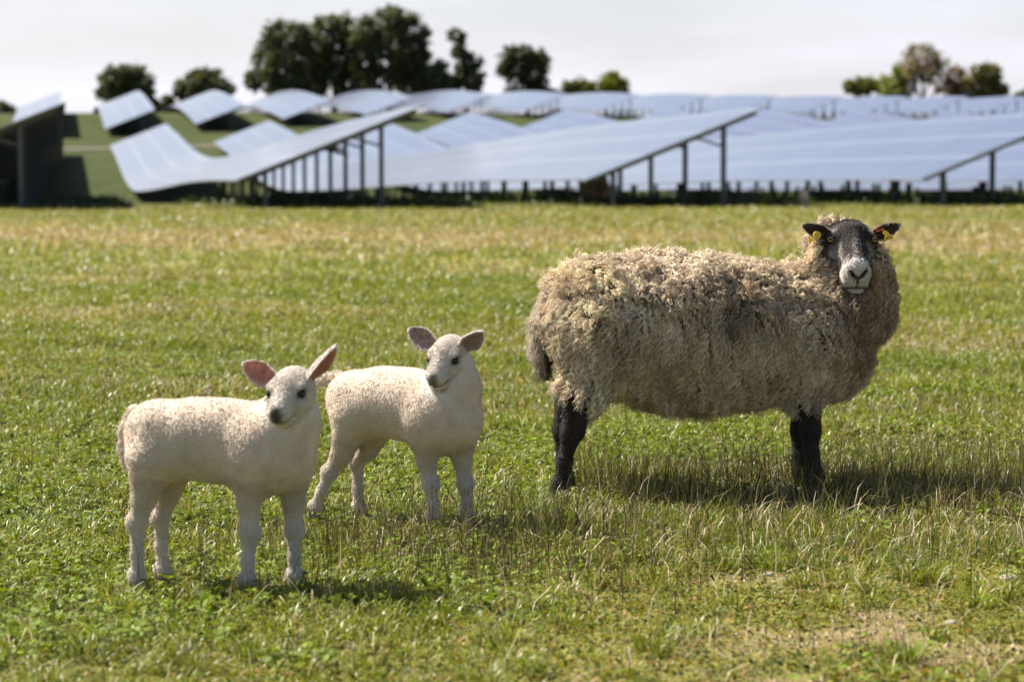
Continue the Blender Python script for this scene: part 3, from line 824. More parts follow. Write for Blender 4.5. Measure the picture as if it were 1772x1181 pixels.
    for q, tip in ((-1, Hd(-0.154, -0.032, 0.030)), (1, Hd(0.152, -0.032, 0.032))):
        b = Hd(0.058 * q, -0.018, -0.006)
        ev, ef, inn = ear_leaf(b, tip, unit(-0.25 * q * r - 0.9 * np.array((0, 1, 0)) - 0.28 * np.array((0, 0, 1))), 0.028, 0.005, 0.55, 0.12)
        ears.append((b, tip, ev, ef, inn))
    # coat colours
    P = V
    def hl(P): X = P - H0; return X @ r, X @ f, X @ u
    n1, n2 = fbm(P, 24, 2, 3)[:, None], fbm(P, 160, 8, 2)[:, None]
    wool = np.array((0.20, 0.15, 0.10)) * (0.8 + 0.4 * n1)
    legc = np.array((0.034, 0.026, 0.021)) * (0.5 + 1.1 * n2) * (0.7 + 0.6 * n1)
    x, y, z = hl(P)
    dark, grey, pale = np.array((0.032, 0.024, 0.020)), np.array((0.22, 0.19, 0.165)), np.array((0.55, 0.50, 0.46)) * (0.75 + 0.5 * n1)
    def sm(a, b, t): t = np.clip((t - a) / (b - a), 0, 1); return t * t * (3 - 2 * t)
    ny = y + 0.02 * (n1[:, 0] - 0.5)
    muz = sm(0.098, 0.145, ny + 0.22 * np.abs(x) + 0.03 * (n2[:, 0] - 0.5))                         # pale muzzle
    chk = sm(0.026, 0.048, np.abs(x) + 0.016 * (n1[:, 0] - 0.5)) * sm(0.005, 0.04, y) * (0.75 + 0.5 * n2[:, 0])   # grey cheek stripes
    brow = np.exp(-((np.abs(x) - 0.058) / 0.012) ** 2 - ((y + 0.022) / 0.010) ** 2 - ((z - 0.015) / 0.02) ** 2) * 0.8
    mid = np.exp(-(x / 0.012) ** 2) * sm(-0.03, 0.07, y) * 0.55 * n2[:, 0] * 2
    patch = np.exp(-(((np.abs(x) - 0.026) / 0.014) ** 2) - ((y - 0.035) / 0.05) ** 2)
    g = np.clip(np.maximum(np.maximum(chk, brow), mid) + 0.16 * n2[:, 0] - 0.1, 0, 1)
    g = np.clip(0.8 * g - 0.5 * patch, 0, 1)
    face = dark * (1 - g[:, None]) + grey * 1.6 * g[:, None]
    face = face * (1 - muz[:, None]) + pale * muz[:, None]
    nose = np.exp(-((np.abs(x) - 0.007 - 0.85 * (z + 0.024)) / 0.0105) ** 2 - ((z + 0.014) / 0.013) ** 4) * sm(0.130, 0.145, y)
    nose = np.maximum(nose, np.exp(-(x / 0.004) ** 2 - ((z + 0.042) / 0.018) ** 4) * sm(0.14, 0.15, y))
    lips = np.exp(-((z + 0.062 + 0.9 * (0.160 - y)) / 0.005) ** 2) * sm(0.120, 0.130, y) * (np.abs(x) < 0.036)
    face = face * (1 - np.clip(1.5 * nose + 1.0 * lips, 0, 1)[:, None]) + np.array((0.012, 0.010, 0.010)) * np.clip(1.5 * nose + 1.0 * lips, 0, 1)[:, None]
    lid = np.exp(-(((np.abs(x) - 0.067) / 0.016) ** 2 + ((y - 0.006) / 0.017) ** 2 + ((z - 0.003) / 0.016) ** 2) * 1.1)
    face = face * (1 - 0.9 * np.clip(lid * 1.3, 0, 1)[:, None]) + dark * 0.5 * 0.9 * np.clip(lid * 1.3, 0, 1)[:, None]
    face = face * (0.7 + 0.6 * n2)
    edge = np.clip(1 - (np.minimum(zd[LEG], zd[FACE]) - zd[WOOL]) / 0.02, 0, 1)[:, None]
    wool = wool * (1 - edge) + np.array((0.07, 0.055, 0.045)) * edge
    C = np.where((Z == WOOL)[:, None], wool, np.where((Z == LEG)[:, None], legc, face))
    # hair on wool only where the wool solids are clearly outermost
    wmask = np.where(Z == WOOL, np.clip((np.minimum(zd[LEG], zd[FACE]) - zd[WOOL]) / 0.006, 0, 1), 0)
    allV, allF, allC = [V], [F], [C]; o = len(V)
    for (b, tip, ev, ef, inn) in ears:
        q = unit(tip - b); tt = ((ev - b) @ q / np.linalg.norm(tip - b))[:, None]
        nn = fbm(ev, 120, 4, 2)[:, None]
        col = np.where(inn[:, None] > 0.5, np.array((0.035, 0.026, 0.024)) * (0.6 + 0.9 * nn) + 0.07 * np.clip(tt - 0.55, 0, 1), np.array((0.36, 0.31, 0.28)) * (0.6 + 0.8 * nn))
        allV.append(ev); allF.append(ef + o); allC.append(col); o += len(ev)
    root = thing('ewe', base, 'shaggy cream-brown ewe with dark face and legs and yellow ear tags, facing the viewer', 'sheep', None)
    me = quads('body', np.concatenate(allV) - base, np.concatenate(allF), M_SKIN)
    color_attr(me, 'coat', np.concatenate(allC))
    link('body', me, root)
    for q in (-1, 1):
        eyeball(EYE(q), unit(0.35 * q * r + 0.72 * f + 0.60 * u), 0.0130, M_EYE_AMBER, root, base)
    # ---- fleece
    N, A = vert_normals(V, F)
    down = np.array((0, 0, -1.0))
    nl = 11500
    LP, LN, lv = scatter(V, F, N, A, wmask, nl, rs)
    nz = LN[:, 2]
    side = np.clip(1 - np.abs(nz), 0, 1)
    tang = down - LN * (LN @ down)[:, None]
    tang = tang / (np.linalg.norm(tang, axis=1)[:, None] + 1e-6)
    rear = np.clip((E(1120, 560)[0] - LP[:, 0]) / 0.25, 0, 1)[:, None]
    swirl = (np.column_stack((vnoise(LP, 22, 1), vnoise(LP, 22, 2), vnoise(LP, 22, 3))) - 0.5) * 2.2
    top = np.clip((nz - 0.15) / 0.5, 0, 1)[:, None]
    D = tang * (1 - 0.45 * top) - fw * rear * 0.55 * top + swirl * (0.24 + 0.85 * top) + LN * (0.16 + 0.30 * top) + rs.normal(size=(nl, 3)) * 0.14
    D /= np.linalg.norm(D, axis=1)[:, None]
    neck = np.clip((LP[:, 0] - E(1425, 560)[0]) / 0.06, 0, 1) * np.clip((LP[:, 2] - 0.34) / 0.1, 0, 1)
    ln = 0.062 - 0.022 * top[:, 0] + 0.034 * np.clip((0.36 - LP[:, 2]) / 0.13, 0, 1) * np.clip((fbm(LP, 18, 44, 2) - 0.3) * 2.5, 0, 1) - 0.010 * neck
    ln *= 0.55 + 0.9 * fbm(LP, 12, 9, 3)
    # tufts standing proud along the upper side
    tuft = np.clip((fbm(LP * np.array((1, 1, 1.6)), 7.5, 61, 3) - 0.55) * 6, 0, 1) * np.clip((LP[:, 2] - 0.44) / 0.1, 0, 1) * (1 - neck)
    ln *= 1 + 0.35 * tuft
    LP2 = LP + LN * (0.012 * tuft[:, None] + 0.016 * np.clip(vnoise(LP, 24, 5) - 0.45, 0, 1)[:, None])
    pts, li = locks(rs, LP2, LN, D, ln, 6, 0.0026, 18, 0.0058, 300.0, 0.35, 0.16)
    m = len(li)
    dirt = np.clip((fbm(LP, 5.0, 71, 3) - 0.40) * 3.0, 0, 1) * np.exp(-((LP[:, 2] - 0.58) / 0.16) ** 2) * np.clip((LP[:, 0] - E(1040, 0)[0]) / 0.12, 0, 1)
    col = np.array((0.80, 0.65, 0.475))[None] * (0.55 + 0.65 * rs.random((nl, 1))) * (0.75 + 0.5 * fbm(LP, 9, 90, 3)[:, None])
    col = col * (1 - dirt[:, None] * np.array((0.46, 0.50, 0.54)))
    col = col * (1 - 0.25 * neck[:, None] * np.array((0.6, 0.8, 1.0))) * (1 + tuft[:, None] * np.array((0.16, 0.12, 0.02)))
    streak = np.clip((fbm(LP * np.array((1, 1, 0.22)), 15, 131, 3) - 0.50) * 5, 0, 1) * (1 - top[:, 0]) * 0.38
    belly_dark = np.exp(-((LP[:, 0] - E(1092, 0)[0]) / 0.055) ** 2) * np.clip((0.31 - LP[:, 2]) / 0.05, 0, 1) * 0.75  # wool darker low on the belly, just ahead of the hind leg
    col = col * (1 - np.clip(streak + belly_dark, 0, 0.8)[:, None] * np.array((0.85, 0.95, 1.05)))
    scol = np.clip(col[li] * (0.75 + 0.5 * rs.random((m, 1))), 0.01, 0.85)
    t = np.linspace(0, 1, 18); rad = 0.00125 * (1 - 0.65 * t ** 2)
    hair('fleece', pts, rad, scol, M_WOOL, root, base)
    # tail: a hanging switch of wool, sunlit and shaded sides painted into its colour
    tr = [E(956, 510, 0.02), E(942, 548, 0.02), E(939, 592, 0.02), E(943, 630, 0.02)]
    ts = Solid().chain(tr, [0.028, 0.026, 0.022, 0.012], 0, 0.02); tV, tF, _, _ = ts.mesh(0.007)
    tn, ta = vert_normals(tV, tF)
    tme = quads('tail', tV - base, tF, M_SKIN); color_attr(tme, 'coat', np.tile((0.05, 0.038, 0.028), (len(tV), 1)))
    tail = link('tail', tme, root)
    TP, TN, _ = scatter(tV, tF, tn, ta, np.ones(len(tV)), 420, rs)
    TD = unit_rows(np.array((0.03, 0.0, -1.0)) + TN * 0.22 + rs.normal(size=(420, 3)) * 0.12)
    tp, tl = locks(rs, TP, TN, TD, np.full(420, 0.050), 10, 0.005, 11, 0.0028, 260.0, 0.5, 0.4)
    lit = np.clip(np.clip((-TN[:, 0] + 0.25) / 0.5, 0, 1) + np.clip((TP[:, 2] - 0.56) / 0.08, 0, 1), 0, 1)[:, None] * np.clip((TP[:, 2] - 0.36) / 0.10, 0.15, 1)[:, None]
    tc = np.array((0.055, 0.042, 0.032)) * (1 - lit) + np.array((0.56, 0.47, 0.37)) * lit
    hair('tail_wool', tp, 0.0010 * (1 - 0.6 * np.linspace(0, 1, 11) ** 2), np.clip(tc[tl] * rs.uniform(0.6, 1.3, (len(tl), 1)), 0.008, 0.8), M_WOOL, tail, base)
    # short hair on legs, face and ears
    aV, aF, aC = np.concatenate(allV), np.concatenate(allF), np.concatenate(allC)
    N2, A2 = vert_normals(aV, aF)
    nose_full = np.zeros(len(aV)); nose_full[:len(V)] = np.clip(nose + lips + lid * 1.4, 0, 1)
    w = np.ones(len(aV)); w[:len(V)] = np.where(Z == WOOL, np.clip(1 - (np.minimum(zd[LEG], zd[FACE]) - zd[WOOL]) / 0.014, 0, 1), 1.0) * (1 - nose_full[:len(V)])
    SP, SN, sv = scatter(aV, aF, N2, A2, w, 26000, rs)
    isface = SP[:, 2] > 0.45
    flow = np.where(isface[:, None], f[None] * 0.9 - 0.2 * u, down[None])
    SD = unit_rows(flow - SN * np.sum(flow * SN, 1)[:, None] + SN * 0.28 + rs.normal(size=(26000, 3)) * 0.2)
    ls = np.where(isface, 0.008, 0.0085)[:, None, None] * rs.uniform(0.6, 1.2, (26000, 1, 1))
    tt = np.linspace(0, 1, 4)[None, :, None]
    sp = SP[:, None, :] + ls * tt * (SD[:, None, :] + SN[:, None, :] * (0.25 - 0.3 * tt))
    hair('short_hair', sp, np.array((0.0006, 0.0006, 0.0005, 0.0002)), np.clip(aC[sv] * rs.uniform(0.7, 1.5, (26000, 1)), 0.006, 0.8), M_HAIR, root, base)
    # ear tags
    tagm = Mat('yellow_tag_plastic'); tagm.set(Base_Color=(0.75, 0.50, 0.02, 1), Roughness=0.35)
    redm = Mat('orange_tag_plastic'); redm.set(Base_Color=(0.75, 0.12, 0.03, 1), Roughness=0.35)
    ink = Mat('tag_ink'); ink.set(Base_Color=(0.02, 0.015, 0.01, 1), Roughness=0.6)
    cx, cz = np.array((1, 0, 0.0)), np.array((0, 0, 1.0))
    def plate(name, outline, c, nrm, th, mat, up=(0, 0, 1), roll=0.0):
        nrm = unit(nrm); x = unit(np.cross(up, nrm)); y = np.cross(nrm, x)
        x, y = x * math.cos(roll) + y * math.sin(roll), y * math.cos(roll) - x * math.sin(roll)
        n = len(outline)
        V = [c + x * a + y * b for a, b in outline] + [c + x * a * 0.97 + y * b * 0.97 + nrm * th for a, b in outline]
        lp, tot = [], []
        for i in range(n): lp += [i, (i + 1) % n, n + (i + 1) % n, n + i]; tot.append(4)
        lp += list(range(n, 2 * n)); tot.append(n); lp += list(range(n - 1, -1, -1)); tot.append(n)
        o = link(name, mesh_np(name, np.array(V) - base, lp, tot, mat, False), root)
        return o, x, y, nrm
    circ = lambda rr, n=18: [(rr * math.cos(2 * math.pi * i / n), rr * math.sin(2 * math.pi * i / n)) for i in range(n)]
    fl = [(-0.010, -0.012), (0.010, -0.012), (0.012, -0.009), (0.010, 0.001), (0.004, 0.006), (0.003, 0.013), (-0.003, 0.013), (-0.004, 0.006), (-0.010, 0.001), (-0.012, -0.009)]
    face_n = np.array((0.0, -0.95, 0.10))
    def write(txt, c, x, y, n, size, par):
        cu = bpy.data.curves.new('tag_number', 'FONT'); cu.body = txt; cu.size = size; cu.align_x = 'CENTER'; cu.align_y = 'CENTER'
        cu.extrude = 0.0002; cu.materials.append(ink.m)
        tmp = bpy.data.objects.new('tag_number', cu)
        me_ = bpy.data.meshes.new_from_object(tmp); bpy.data.objects.remove(tmp)
        o = link('tag_number', me_, par)
        o.matrix_local = Matrix.Translation(Vector(c - base)) @ Matrix(np.column_stack((x, y, n)).tolist()).to_4x4()
    dep = np.array((0, -0.013, 0))
    lb, lt = ears[0][0], ears[0][1]; rb, rt = ears[1][0], ears[1][1]
    c0 = at(1412.5, 407, H0[1]); c0[1] = (lb[1] + lt[1]) / 2 - 0.026
    o, x, y, nn = plate('ear_tag', circ(0.0125), c0, face_n + np.array((0.2, 0, 0)), 0.004, tagm.m)
    for a, b, rr in ((-0.004, 0.003, 0.0022), (0.004, 0.003, 0.0022), (0.0, -0.005, 0.0025)):
        write('o', c0 + nn * 0.0045 + x * a + y * b, x, y, nn, rr * 3.2, o)
    c1 = at(1402, 415, H0[1]); c1[1] = c0[1] + 0.012
    plate('ear_tag', [(a * 0.8, b * 0.75) for a, b in fl], c1, face_n, 0.002, tagm.m, roll=0.5)
    c2 = at(1536, 408.5, H0[1]); c2[1] = (rb[1] + rt[1]) / 2 - 0.030
    o, x, y, nn = plate('ear_tag', [(a * 1.15, b * 1.0) for a, b in fl], c2, face_n, 0.003, tagm.m, roll=0.28)
    plate('ear_tag', circ(0.0075), c2 + x * -0.007 + y * 0.0125 + nn * 0.002, face_n, 0.003, tagm.m)
    write('00152', c2 + nn * 0.0035 - y * 0.005, x, y, nn, 0.0092, o)
    c3 = at(1521, 398.5, H0[1]); c3[1] = c2[1] - 0.002
    plate('ear_tag', [(-0.011, -0.0018), (0.009, -0.0018), (0.009, -0.004), (0.0125, -0.004), (0.0125, 0.004), (0.009, 0.003), (-0.011, 0.0018)], c3, face_n, 0.004, redm.m, roll=0.30)
    c4 = at(1519, 393, H0[1]); c4[1] = c2[1] + 0.004
    plate('ear_tag', [(-0.012, -0.0015), (0.012, -0.0015), (0.013, 0.001), (-0.012, 0.0015)], c4, face_n, 0.004, redm.m, roll=0.55)
    return root
def unit_rows(X): return X / (np.linalg.norm(X, axis=1)[:, None] + 1e-9)

# ---------------------------------------------------------------- lambs
def build_lamb(label, seed, mid, yaw_deg, torso, legs, head, ears, tail, flank, nose_dark=0.93):
    """mid(px, py, lat) -> point in the lamb's mid plane. torso: [(px, py, r)], legs: lists of (px, py or None, z, lat, r)."""
    rs = np.random.default_rng(seed)
    fw = np.array((math.cos(R(yaw_deg)), math.sin(R(yaw_deg)), 0)); lf = np.array((-fw[1], fw[0], 0))
    s = Solid(0.97); WOOL, LEG, FACE = 0, 1, 2
    flat = (lf, 0.9)
    s.chain([mid(a, b) for a, b, c in torso[0]], [c for a, b, c in torso[0]], WOOL, 0.05, flat)
    s.chain([mid(a, b, l) for a, b, c, l in torso[1]], [c for a, b, c, l in torso[1]], WOOL, 0.05)
    for px, py, rr, lat in flank:
        s.ball(mid(px, py, lat), rr, None, WOOL, 0.04)
    for L in legs:
        P = []
        for px, py, z, lat, rr in L:
            p = mid(px, py if py else 800, lat)
            if z is not None: p = ground_at(px, p[1], z)
            P.append(p)
        s.chain(P[:2], [q[4] for q in L[:2]], WOOL, 0.035)
        s.chain(P[1:], [q[4] * 0.93 for q in L[1:]], LEG, 0.014)
        s.ball(P[2] + fw * (0.004 if L is not legs[0] and L is not legs[1] else -0.008), L[2][4] * 0.96, None, LEG, 0.012)
        s.ball(P[4] - fw * 0.006 + np.array((0, 0, 0.006)), L[4][4] * 0.9, None, LEG, 0.008)
        b = P[-1].copy(); b[2] = 0.010
        hd = unit(0.75 * fw + 0.25 * np.array((0, -1, 0))); hs = np.array((-hd[1], hd[0], 0))
        for q in (-1, 1):
            s.cone(b + hs * 0.009 * q - hd * 0.004, b + hs * 0.008 * q + hd * 0.020, 0.0125, 0.008, LEG, 0.006)
    H0, fdir, roll = head
    r, f, u = head_axes(fdir, roll)
    Hd = lambda x, y, z: H0 + r * x + f * y + u * z
    ax = np.stack((r, f, u))
    s.ball(Hd(0, -0.030, -0.012), (0.050, 0.056, 0.047), ax, FACE, 0.02)
    s.cone(Hd(0, -0.01, -0.010), Hd(0, 0.061, -0.014), 0.039, 0.0245, FACE, 0.02)
    s.cone(Hd(0, -0.028, -0.042), Hd(0, 0.051, -0.035), 0.036, 0.0225, FACE, 0.02)
    s.ball(Hd(0, 0.069, -0.019), (0.0245, 0.019, 0.0205), ax, FACE, 0.012)
    s.ball(Hd(0, 0.058, -0.041), (0.018, 0.022, 0.011), ax, FACE, 0.006)
    for q in (-1, 1):
        s.ball(Hd(0.035 * q, -0.002, 0.010), (0.014, 0.017, 0.011), ax, FACE, 0.010)
        s.ball(Hd(0.033 * q, 0.018, -0.020), (0.014, 0.022, 0.016), ax, FACE, 0.012)
        s.ball(Hd(0.044 * q, 0.010, -0.001), (0.009, 0.0120, 0.0090), ax, FACE, 0.003, cut=True)
        s.cone(Hd(0.0055 * q, 0.0885, -0.022), Hd(0.0135 * q, 0.084, -0.012), 0.0021, 0.0030, FACE, 0.002, cut=True)
        s.cone(Hd(0.0, 0.087, -0.032), Hd(0.022 * q, 0.060, -0.036), 0.0016, 0.0018, FACE, 0.002, cut=True)
    V, F, Z, zd = s.mesh(0.0034)
    bx = np.mean([mid(L[-1][0], 800, L[-1][3]) for L in legs], 0); base = np.array((bx[0], bx[1], 0.0))
    E_ = []
    for (b, tip, nrm, w, cup, inner) in ears:
        E_.append((*ear_leaf(Hd(*b), Hd(*tip), np.array(nrm), w, 0.0045, cup, 0.10), inner))
    X = V - H0; x, y, z = X @ r, X @ f, X @ u
    n1, n2 = fbm(V, 30, 2, 3)[:, None], fbm(V, 200, 8, 2)[:, None]
    wool = np.array((0.53, 0.43, 0.335)) * (0.75 + 0.4 * n1)
    white = np.array((0.66, 0.59, 0.515)) * (0.82 + 0.3 * n1)
    def sm(a, b, t): t = np.clip((t - a) / (b - a), 0, 1); return t * t * (3 - 2 * t)
    dark = np.array((0.020, 0.015, 0.014))
    nose = sm(0.071, 0.079, y + 0.10 * (n2[:, 0] - 0.5) * 0.1) * np.exp(-(x / 0.016) ** 4) * sm(-0.031, -0.026, z)
    nose = np.maximum(nose, np.exp(-(x / 0.003) ** 2) * sm(0.075, 0.079, y) * (z > -0.036))
    lips = np.exp(-((z + 0.0335) / 0.0036) ** 2) * sm(0.046, 0.058, y) * (np.abs(x) < 0.03)
    lid = np.clip(1.5 * np.exp(-(((np.abs(x) - 0.044) / 0.011) ** 2 + ((y - 0.011) / 0.0145) ** 2 + ((z + 0.001) / 0.0110) ** 2)), 0, 1)
    lid = np.maximum(lid, 0.8 * np.exp(-(((np.abs(x) - 0.036) / 0.007) ** 2 + ((y - 0.024) / 0.007) ** 2 + ((z + 0.004) / 0.010) ** 2)))
    dk = np.clip(nose * nose_dark + lips * 0.85 + lid * 0.95, 0, 1)[:, None]
    face = white * (1 - dk) + dark * dk
    face = face * (1 - 0.25 * np.exp(-((y - 0.03) / 0.03) ** 2)[:, None] * np.clip(n1 - 0.4, 0, 1) * np.array((0.8, 1.0, 1.0)))
    hoof = sm(0.030, 0.020, V[:, 2])[:, None]
    up_ = sm(0.10, 0.24, V[:, 2] + 0.05 * (n1[:, 0] - 0.5))[:, None]
    legc = (white * (1 - up_) + np.array((0.68, 0.585, 0.475)) * up_) * (1 - hoof) + np.array((0.24, 0.20, 0.16)) * hoof
    tw_ = np.clip(np.minimum(0.5 + (zd[LEG] - zd[WOOL]) / 0.05, (zd[FACE] - zd[WOOL]) / 0.03), 0, 1)[:, None]
    C = np.where((zd[LEG] < zd[FACE])[:, None], legc, face) * (1 - tw_) + wool * 1.15 * tw_
    C = np.where((Z == FACE)[:, None], face, C)
    allV, allF, allC, allS = [V], [F], [C], [np.ones(len(V))]; o = len(V)
    for ev, ef, inn, icol in E_:
        nn = fbm(ev, 90, 4, 2)[:, None]
        col = np.where(inn[:, None] > 0.5, np.array(icol) * (0.7 + 0.6 * nn), np.array((0.74, 0.66, 0.60)) * (0.8 + 0.3 * nn))
        allV.append(ev); allF.append(ef + o); allC.append(col); allS.append(np.where(inn > 0.5, 0.25, 1.0)); o += len(ev)
    root = thing('lamb', base, label, 'lamb', 'lambs standing in the pasture')
    aV, aF, aC, aS = np.concatenate(allV), np.concatenate(allF), np.concatenate(allC), np.concatenate(allS)
    me = quads('body', aV - base, aF, M_SKIN); color_attr(me, 'coat', aC); link('body', me, root)
    for q in (-1, 1):
        eyeball(Hd(0.0385 * q, 0.010, -0.001), unit(0.80 * q * r + 0.25 * f + 0.50 * u), 0.0112, M_EYE_DARK, root, base)
    # tight curly fleece
    N, A = vert_normals(V, F)
    down = np.array((0, 0, -1.0))
    wm = np.clip((np.minimum(zd[LEG], zd[FACE]) - zd[WOOL]) / 0.05 + 0.25 + 0.5 * (n1[:, 0] - 0.5), 0, 1) * (zd[FACE] - zd[WOOL] > 0)
    nl = 38000
    LP, LN, _ = scatter(V, F, N, A, wm, nl, rs)
    tang = down - LN * (LN @ down)[:, None] - 0.4 * fw
    D = unit_rows(unit_rows(tang) * 0.75 + LN * 0.55 + rs.normal(size=(nl, 3)) * 0.35)
    pts, li = locks(rs, LP, LN, D, np.full(nl, 0.0060) * rs.uniform(0.7, 1.2, nl), 4, 0.0010, 7, 0.0010, 1400.0, 0.5, 0.3)
    g = (0.68 + 0.56 * fbm(LP, 38, 14, 3)) * (0.78 + 0.34 * rs.random(nl))
    cl = np.array((0.81, 0.68, 0.555))[None] * g[:, None]
    hair('fleece', pts, 0.00048 * (1 - 0.6 * np.linspace(0, 1, 7) ** 2), np.clip(cl[li] * rs.uniform(0.85, 1.12, (len(li), 1)), 0.02, 0.88), M_WOOL, root, base)
    # tail
    tr = [mid(a, b, l) for a, b, rr, l in tail]
    tV, tF, _, _ = Solid().chain(tr, [q[2] for q in tail], 0, 0.01).mesh(0.004)
    tn, ta = vert_normals(tV, tF)
    tme = quads('tail', tV - base, tF, M_SKIN); color_attr(tme, 'coat', np.tile((0.60, 0.50, 0.40), (len(tV), 1)))
    tl_ = link('tail', tme, root)
    TP, TN, _ = scatter(tV, tF, tn, ta, np.ones(len(tV)), 900, rs)
    td = unit(tr[-1] - tr[0])
    tp, ti = locks(rs, TP, TN, unit_rows(td + TN * 0.5 + rs.normal(size=(900, 3)) * 0.3), np.full(900, 0.012), 4, 0.0015, 8, 0.0016, 800.0, 0.5, 0.4)
    hair('tail_wool', tp, 0.0006 * (1 - 0.6 * np.linspace(0, 1, 8) ** 2), np.tile((0.70, 0.61, 0.50), (len(ti), 1)) * rs.uniform(0.75, 1.15, (len(ti), 1)), M_WOOL, tl_, base)
    # short hair on face, ears and legs
    N2, A2 = vert_normals(aV, aF)
    w = aS.copy(); w[:len(V)] = np.where(Z == WOOL, np.clip(1.0 - (zd[LEG] - zd[WOOL]) / 0.05, 0, 1), 1.0) * (1 - np.clip(nose + lips + lid * 1.3, 0, 1)) * (V[:, 2] > 0.02)
    n = 34000
    SP, SN, sv = scatter(aV, aF, N2, A2, w, n, rs)
    isf = SP[:, 2] > 0.33
    flow = np.where(isf[:, None], -f[None] * 0.7 + 0.2 * r, down[None])
    SD = unit_rows(flow - SN * np.sum(flow * SN, 1)[:, None] + SN * 0.30 + rs.normal(size=(n, 3)) * 0.22)
    ls = np.where(isf, 0.0060, 0.0085)[:, None, None] * rs.uniform(0.6, 1.2, (n, 1, 1))
    tt = np.linspace(0, 1, 4)[None, :, None]
    sp = SP[:, None, :] + ls * tt * (SD[:, None, :] + SN[:, None, :] * (0.28 - 0.3 * tt))
    hair('short_hair', sp, np.array((0.0005, 0.0005, 0.0004, 0.0002)), np.clip(aC[sv] * rs.uniform(0.85, 1.2, (n, 1)), 0.01, 0.86), M_HAIR, root, base)
    return root

def plane_of(px0, d0, yaw_deg):
    k = math.tan(R(yaw_deg)); x0 = (px0 - 886) / FPX * d0
    lf = np.array((-math.sin(R(yaw_deg)), math.cos(R(yaw_deg)), 0))
    def mid(px, py, lat=0.0):
        a = (px - 886) / FPX; d = (d0 - k * x0) / (1 - k * a)
        d = d + lat * lf[1] ; 
        return at(px, py, d)
    return mid

ewe = build_ewe()
PINK, GREYPINK = (0.50, 0.23, 0.19), (0.33, 0.25, 0.22)
mid1 = plane_of(380, 5.67, -12)
lamb_a = build_lamb('cream lamb with pink inner ears and hanging tail, nearest the viewer', 21, mid1, -12,
    ([(284, 762, 0.079), (335, 760, 0.087), (400, 765, 0.090), (460, 774, 0.090)],
     [(468, 765, 0.085, 0.0), (502, 730, 0.063, 0.0), (507, 690, 0.050, -0.01)]),
    [[(262, 800, None, -0.045, 0.0627), (250, 860, None, -0.05, 0.0292), (238, 905, None, -0.05, 0.0197), (237, 960, None, -0.05, 0.0127), (238, None, 0.035, -0.05, 0.0177), (240, None, 0.016, -0.05, 0.0181)],
     [(300, 800, None, 0.05, 0.0570), (292, 850, None, 0.055, 0.0284), (279, 895, None, 0.055, 0.0189), (279, 945, None, 0.055, 0.0124), (283, None, 0.035, 0.055, 0.0169), (287, None, 0.016, 0.055, 0.0172)],
     [(440, 800, None, -0.045, 0.0570), (431, 868, None, -0.05, 0.0258), (432, 920, None, -0.05, 0.0206), (429, 970, None, -0.05, 0.0121), (429, None, 0.035, -0.05, 0.0177), (430, None, 0.016, -0.05, 0.0189)],
     [(508, 800, None, 0.05, 0.0494), (508, 868, None, 0.05, 0.0245), (508, 918, None, 0.05, 0.0197), (509, 965, None, 0.05, 0.0121), (511, None, 0.035, 0.05, 0.0169), (512, None, 0.016, 0.05, 0.0181)]],
    (mid1(497, 677, -0.075), (-0.28, -0.80, -0.49), 0.05),
    [((-0.040, -0.036, 0.003), (-0.132, -0.056, 0.038), (0.10, -0.95, -0.25), 0.036, 0.45, PINK),
     ((0.040, -0.038, 0.006), (0.124, -0.062, 0.074), (0.80, -0.55, -0.3), 0.031, 0.60, PINK)],
    [(232, 712, 0.016, 0.0), (219, 742, 0.015, 0.0), (216, 775, 0.013, 0.0), (220, 805, 0.009, 0.0)],
    [(484, 790, 0.082, 0.0), (268, 745, 0.070, 0.0), (445, 785, 0.080, -0.03)])
mid2 = plane_of(700, 6.73, -30)
lamb_b = build_lamb('paler lamb with grey inner ears and raised tail, between the other lamb and the ewe', 22, mid2, -30,
    ([(624, 692, 0.080), (665, 695, 0.088), (715, 702, 0.092), (757, 712, 0.093)],
     [(765, 705, 0.082, 0.0), (790, 670, 0.060, 0.0), (790, 632, 0.047, -0.01)]),
    [[(610, 725, None, -0.045, 0.0627), (592, 785, None, -0.05, 0.0292), (572, 818, None, -0.05, 0.0197), (556, 852, None, -0.05, 0.0124), (546, None, 0.035, -0.05, 0.0169), (544, None, 0.016, -0.05, 0.0172)],
     [(655, 735, None, 0.045, 0.0522), (638, 778, None, 0.055, 0.0267), (618, 800, None, 0.055, 0.0189), (619, 845, None, 0.055, 0.0124), (622, None, 0.035, 0.055, 0.0169), (625, None, 0.016, 0.055, 0.0172)],
     [(742, 735, None, -0.045, 0.0551), (738, 797, None, -0.05, 0.0258), (745, 838, None, -0.05, 0.0202), (750, 875, None, -0.05, 0.0121), (752, None, 0.035, -0.05, 0.0169), (754, None, 0.016, -0.05, 0.0181)],
     [(795, 735, None, 0.045, 0.0494), (800, 797, None, 0.05, 0.0245), (805, 838, None, 0.05, 0.0197), (808, 870, None, 0.05, 0.0121), (811, None, 0.035, 0.05, 0.0169), (813, None, 0.016, 0.05, 0.0181)]],
    (mid2(768, 619, -0.07), (-0.38, -0.66, -0.60), 0.0),
    [((-0.040, -0.036, 0.004), (-0.128, -0.056, 0.048), (0.20, -0.90, -0.25), 0.036, 0.50, GREYPINK),
     ((0.040, -0.038, 0.002), (0.112, -0.060, 0.042), (0.35, -0.88, -0.25), 0.035, 0.50, GREYPINK)],
    [(608, 658, 0.018, 0.0), (585, 655, 0.0165, 0.0), (565, 656, 0.015, 0.0), (545, 664, 0.011, 0.0)],
    [(785, 730, 0.083, 0.0), (607, 690, 0.070, 0.0), (750, 728, 0.082, -0.03)], 0.78)

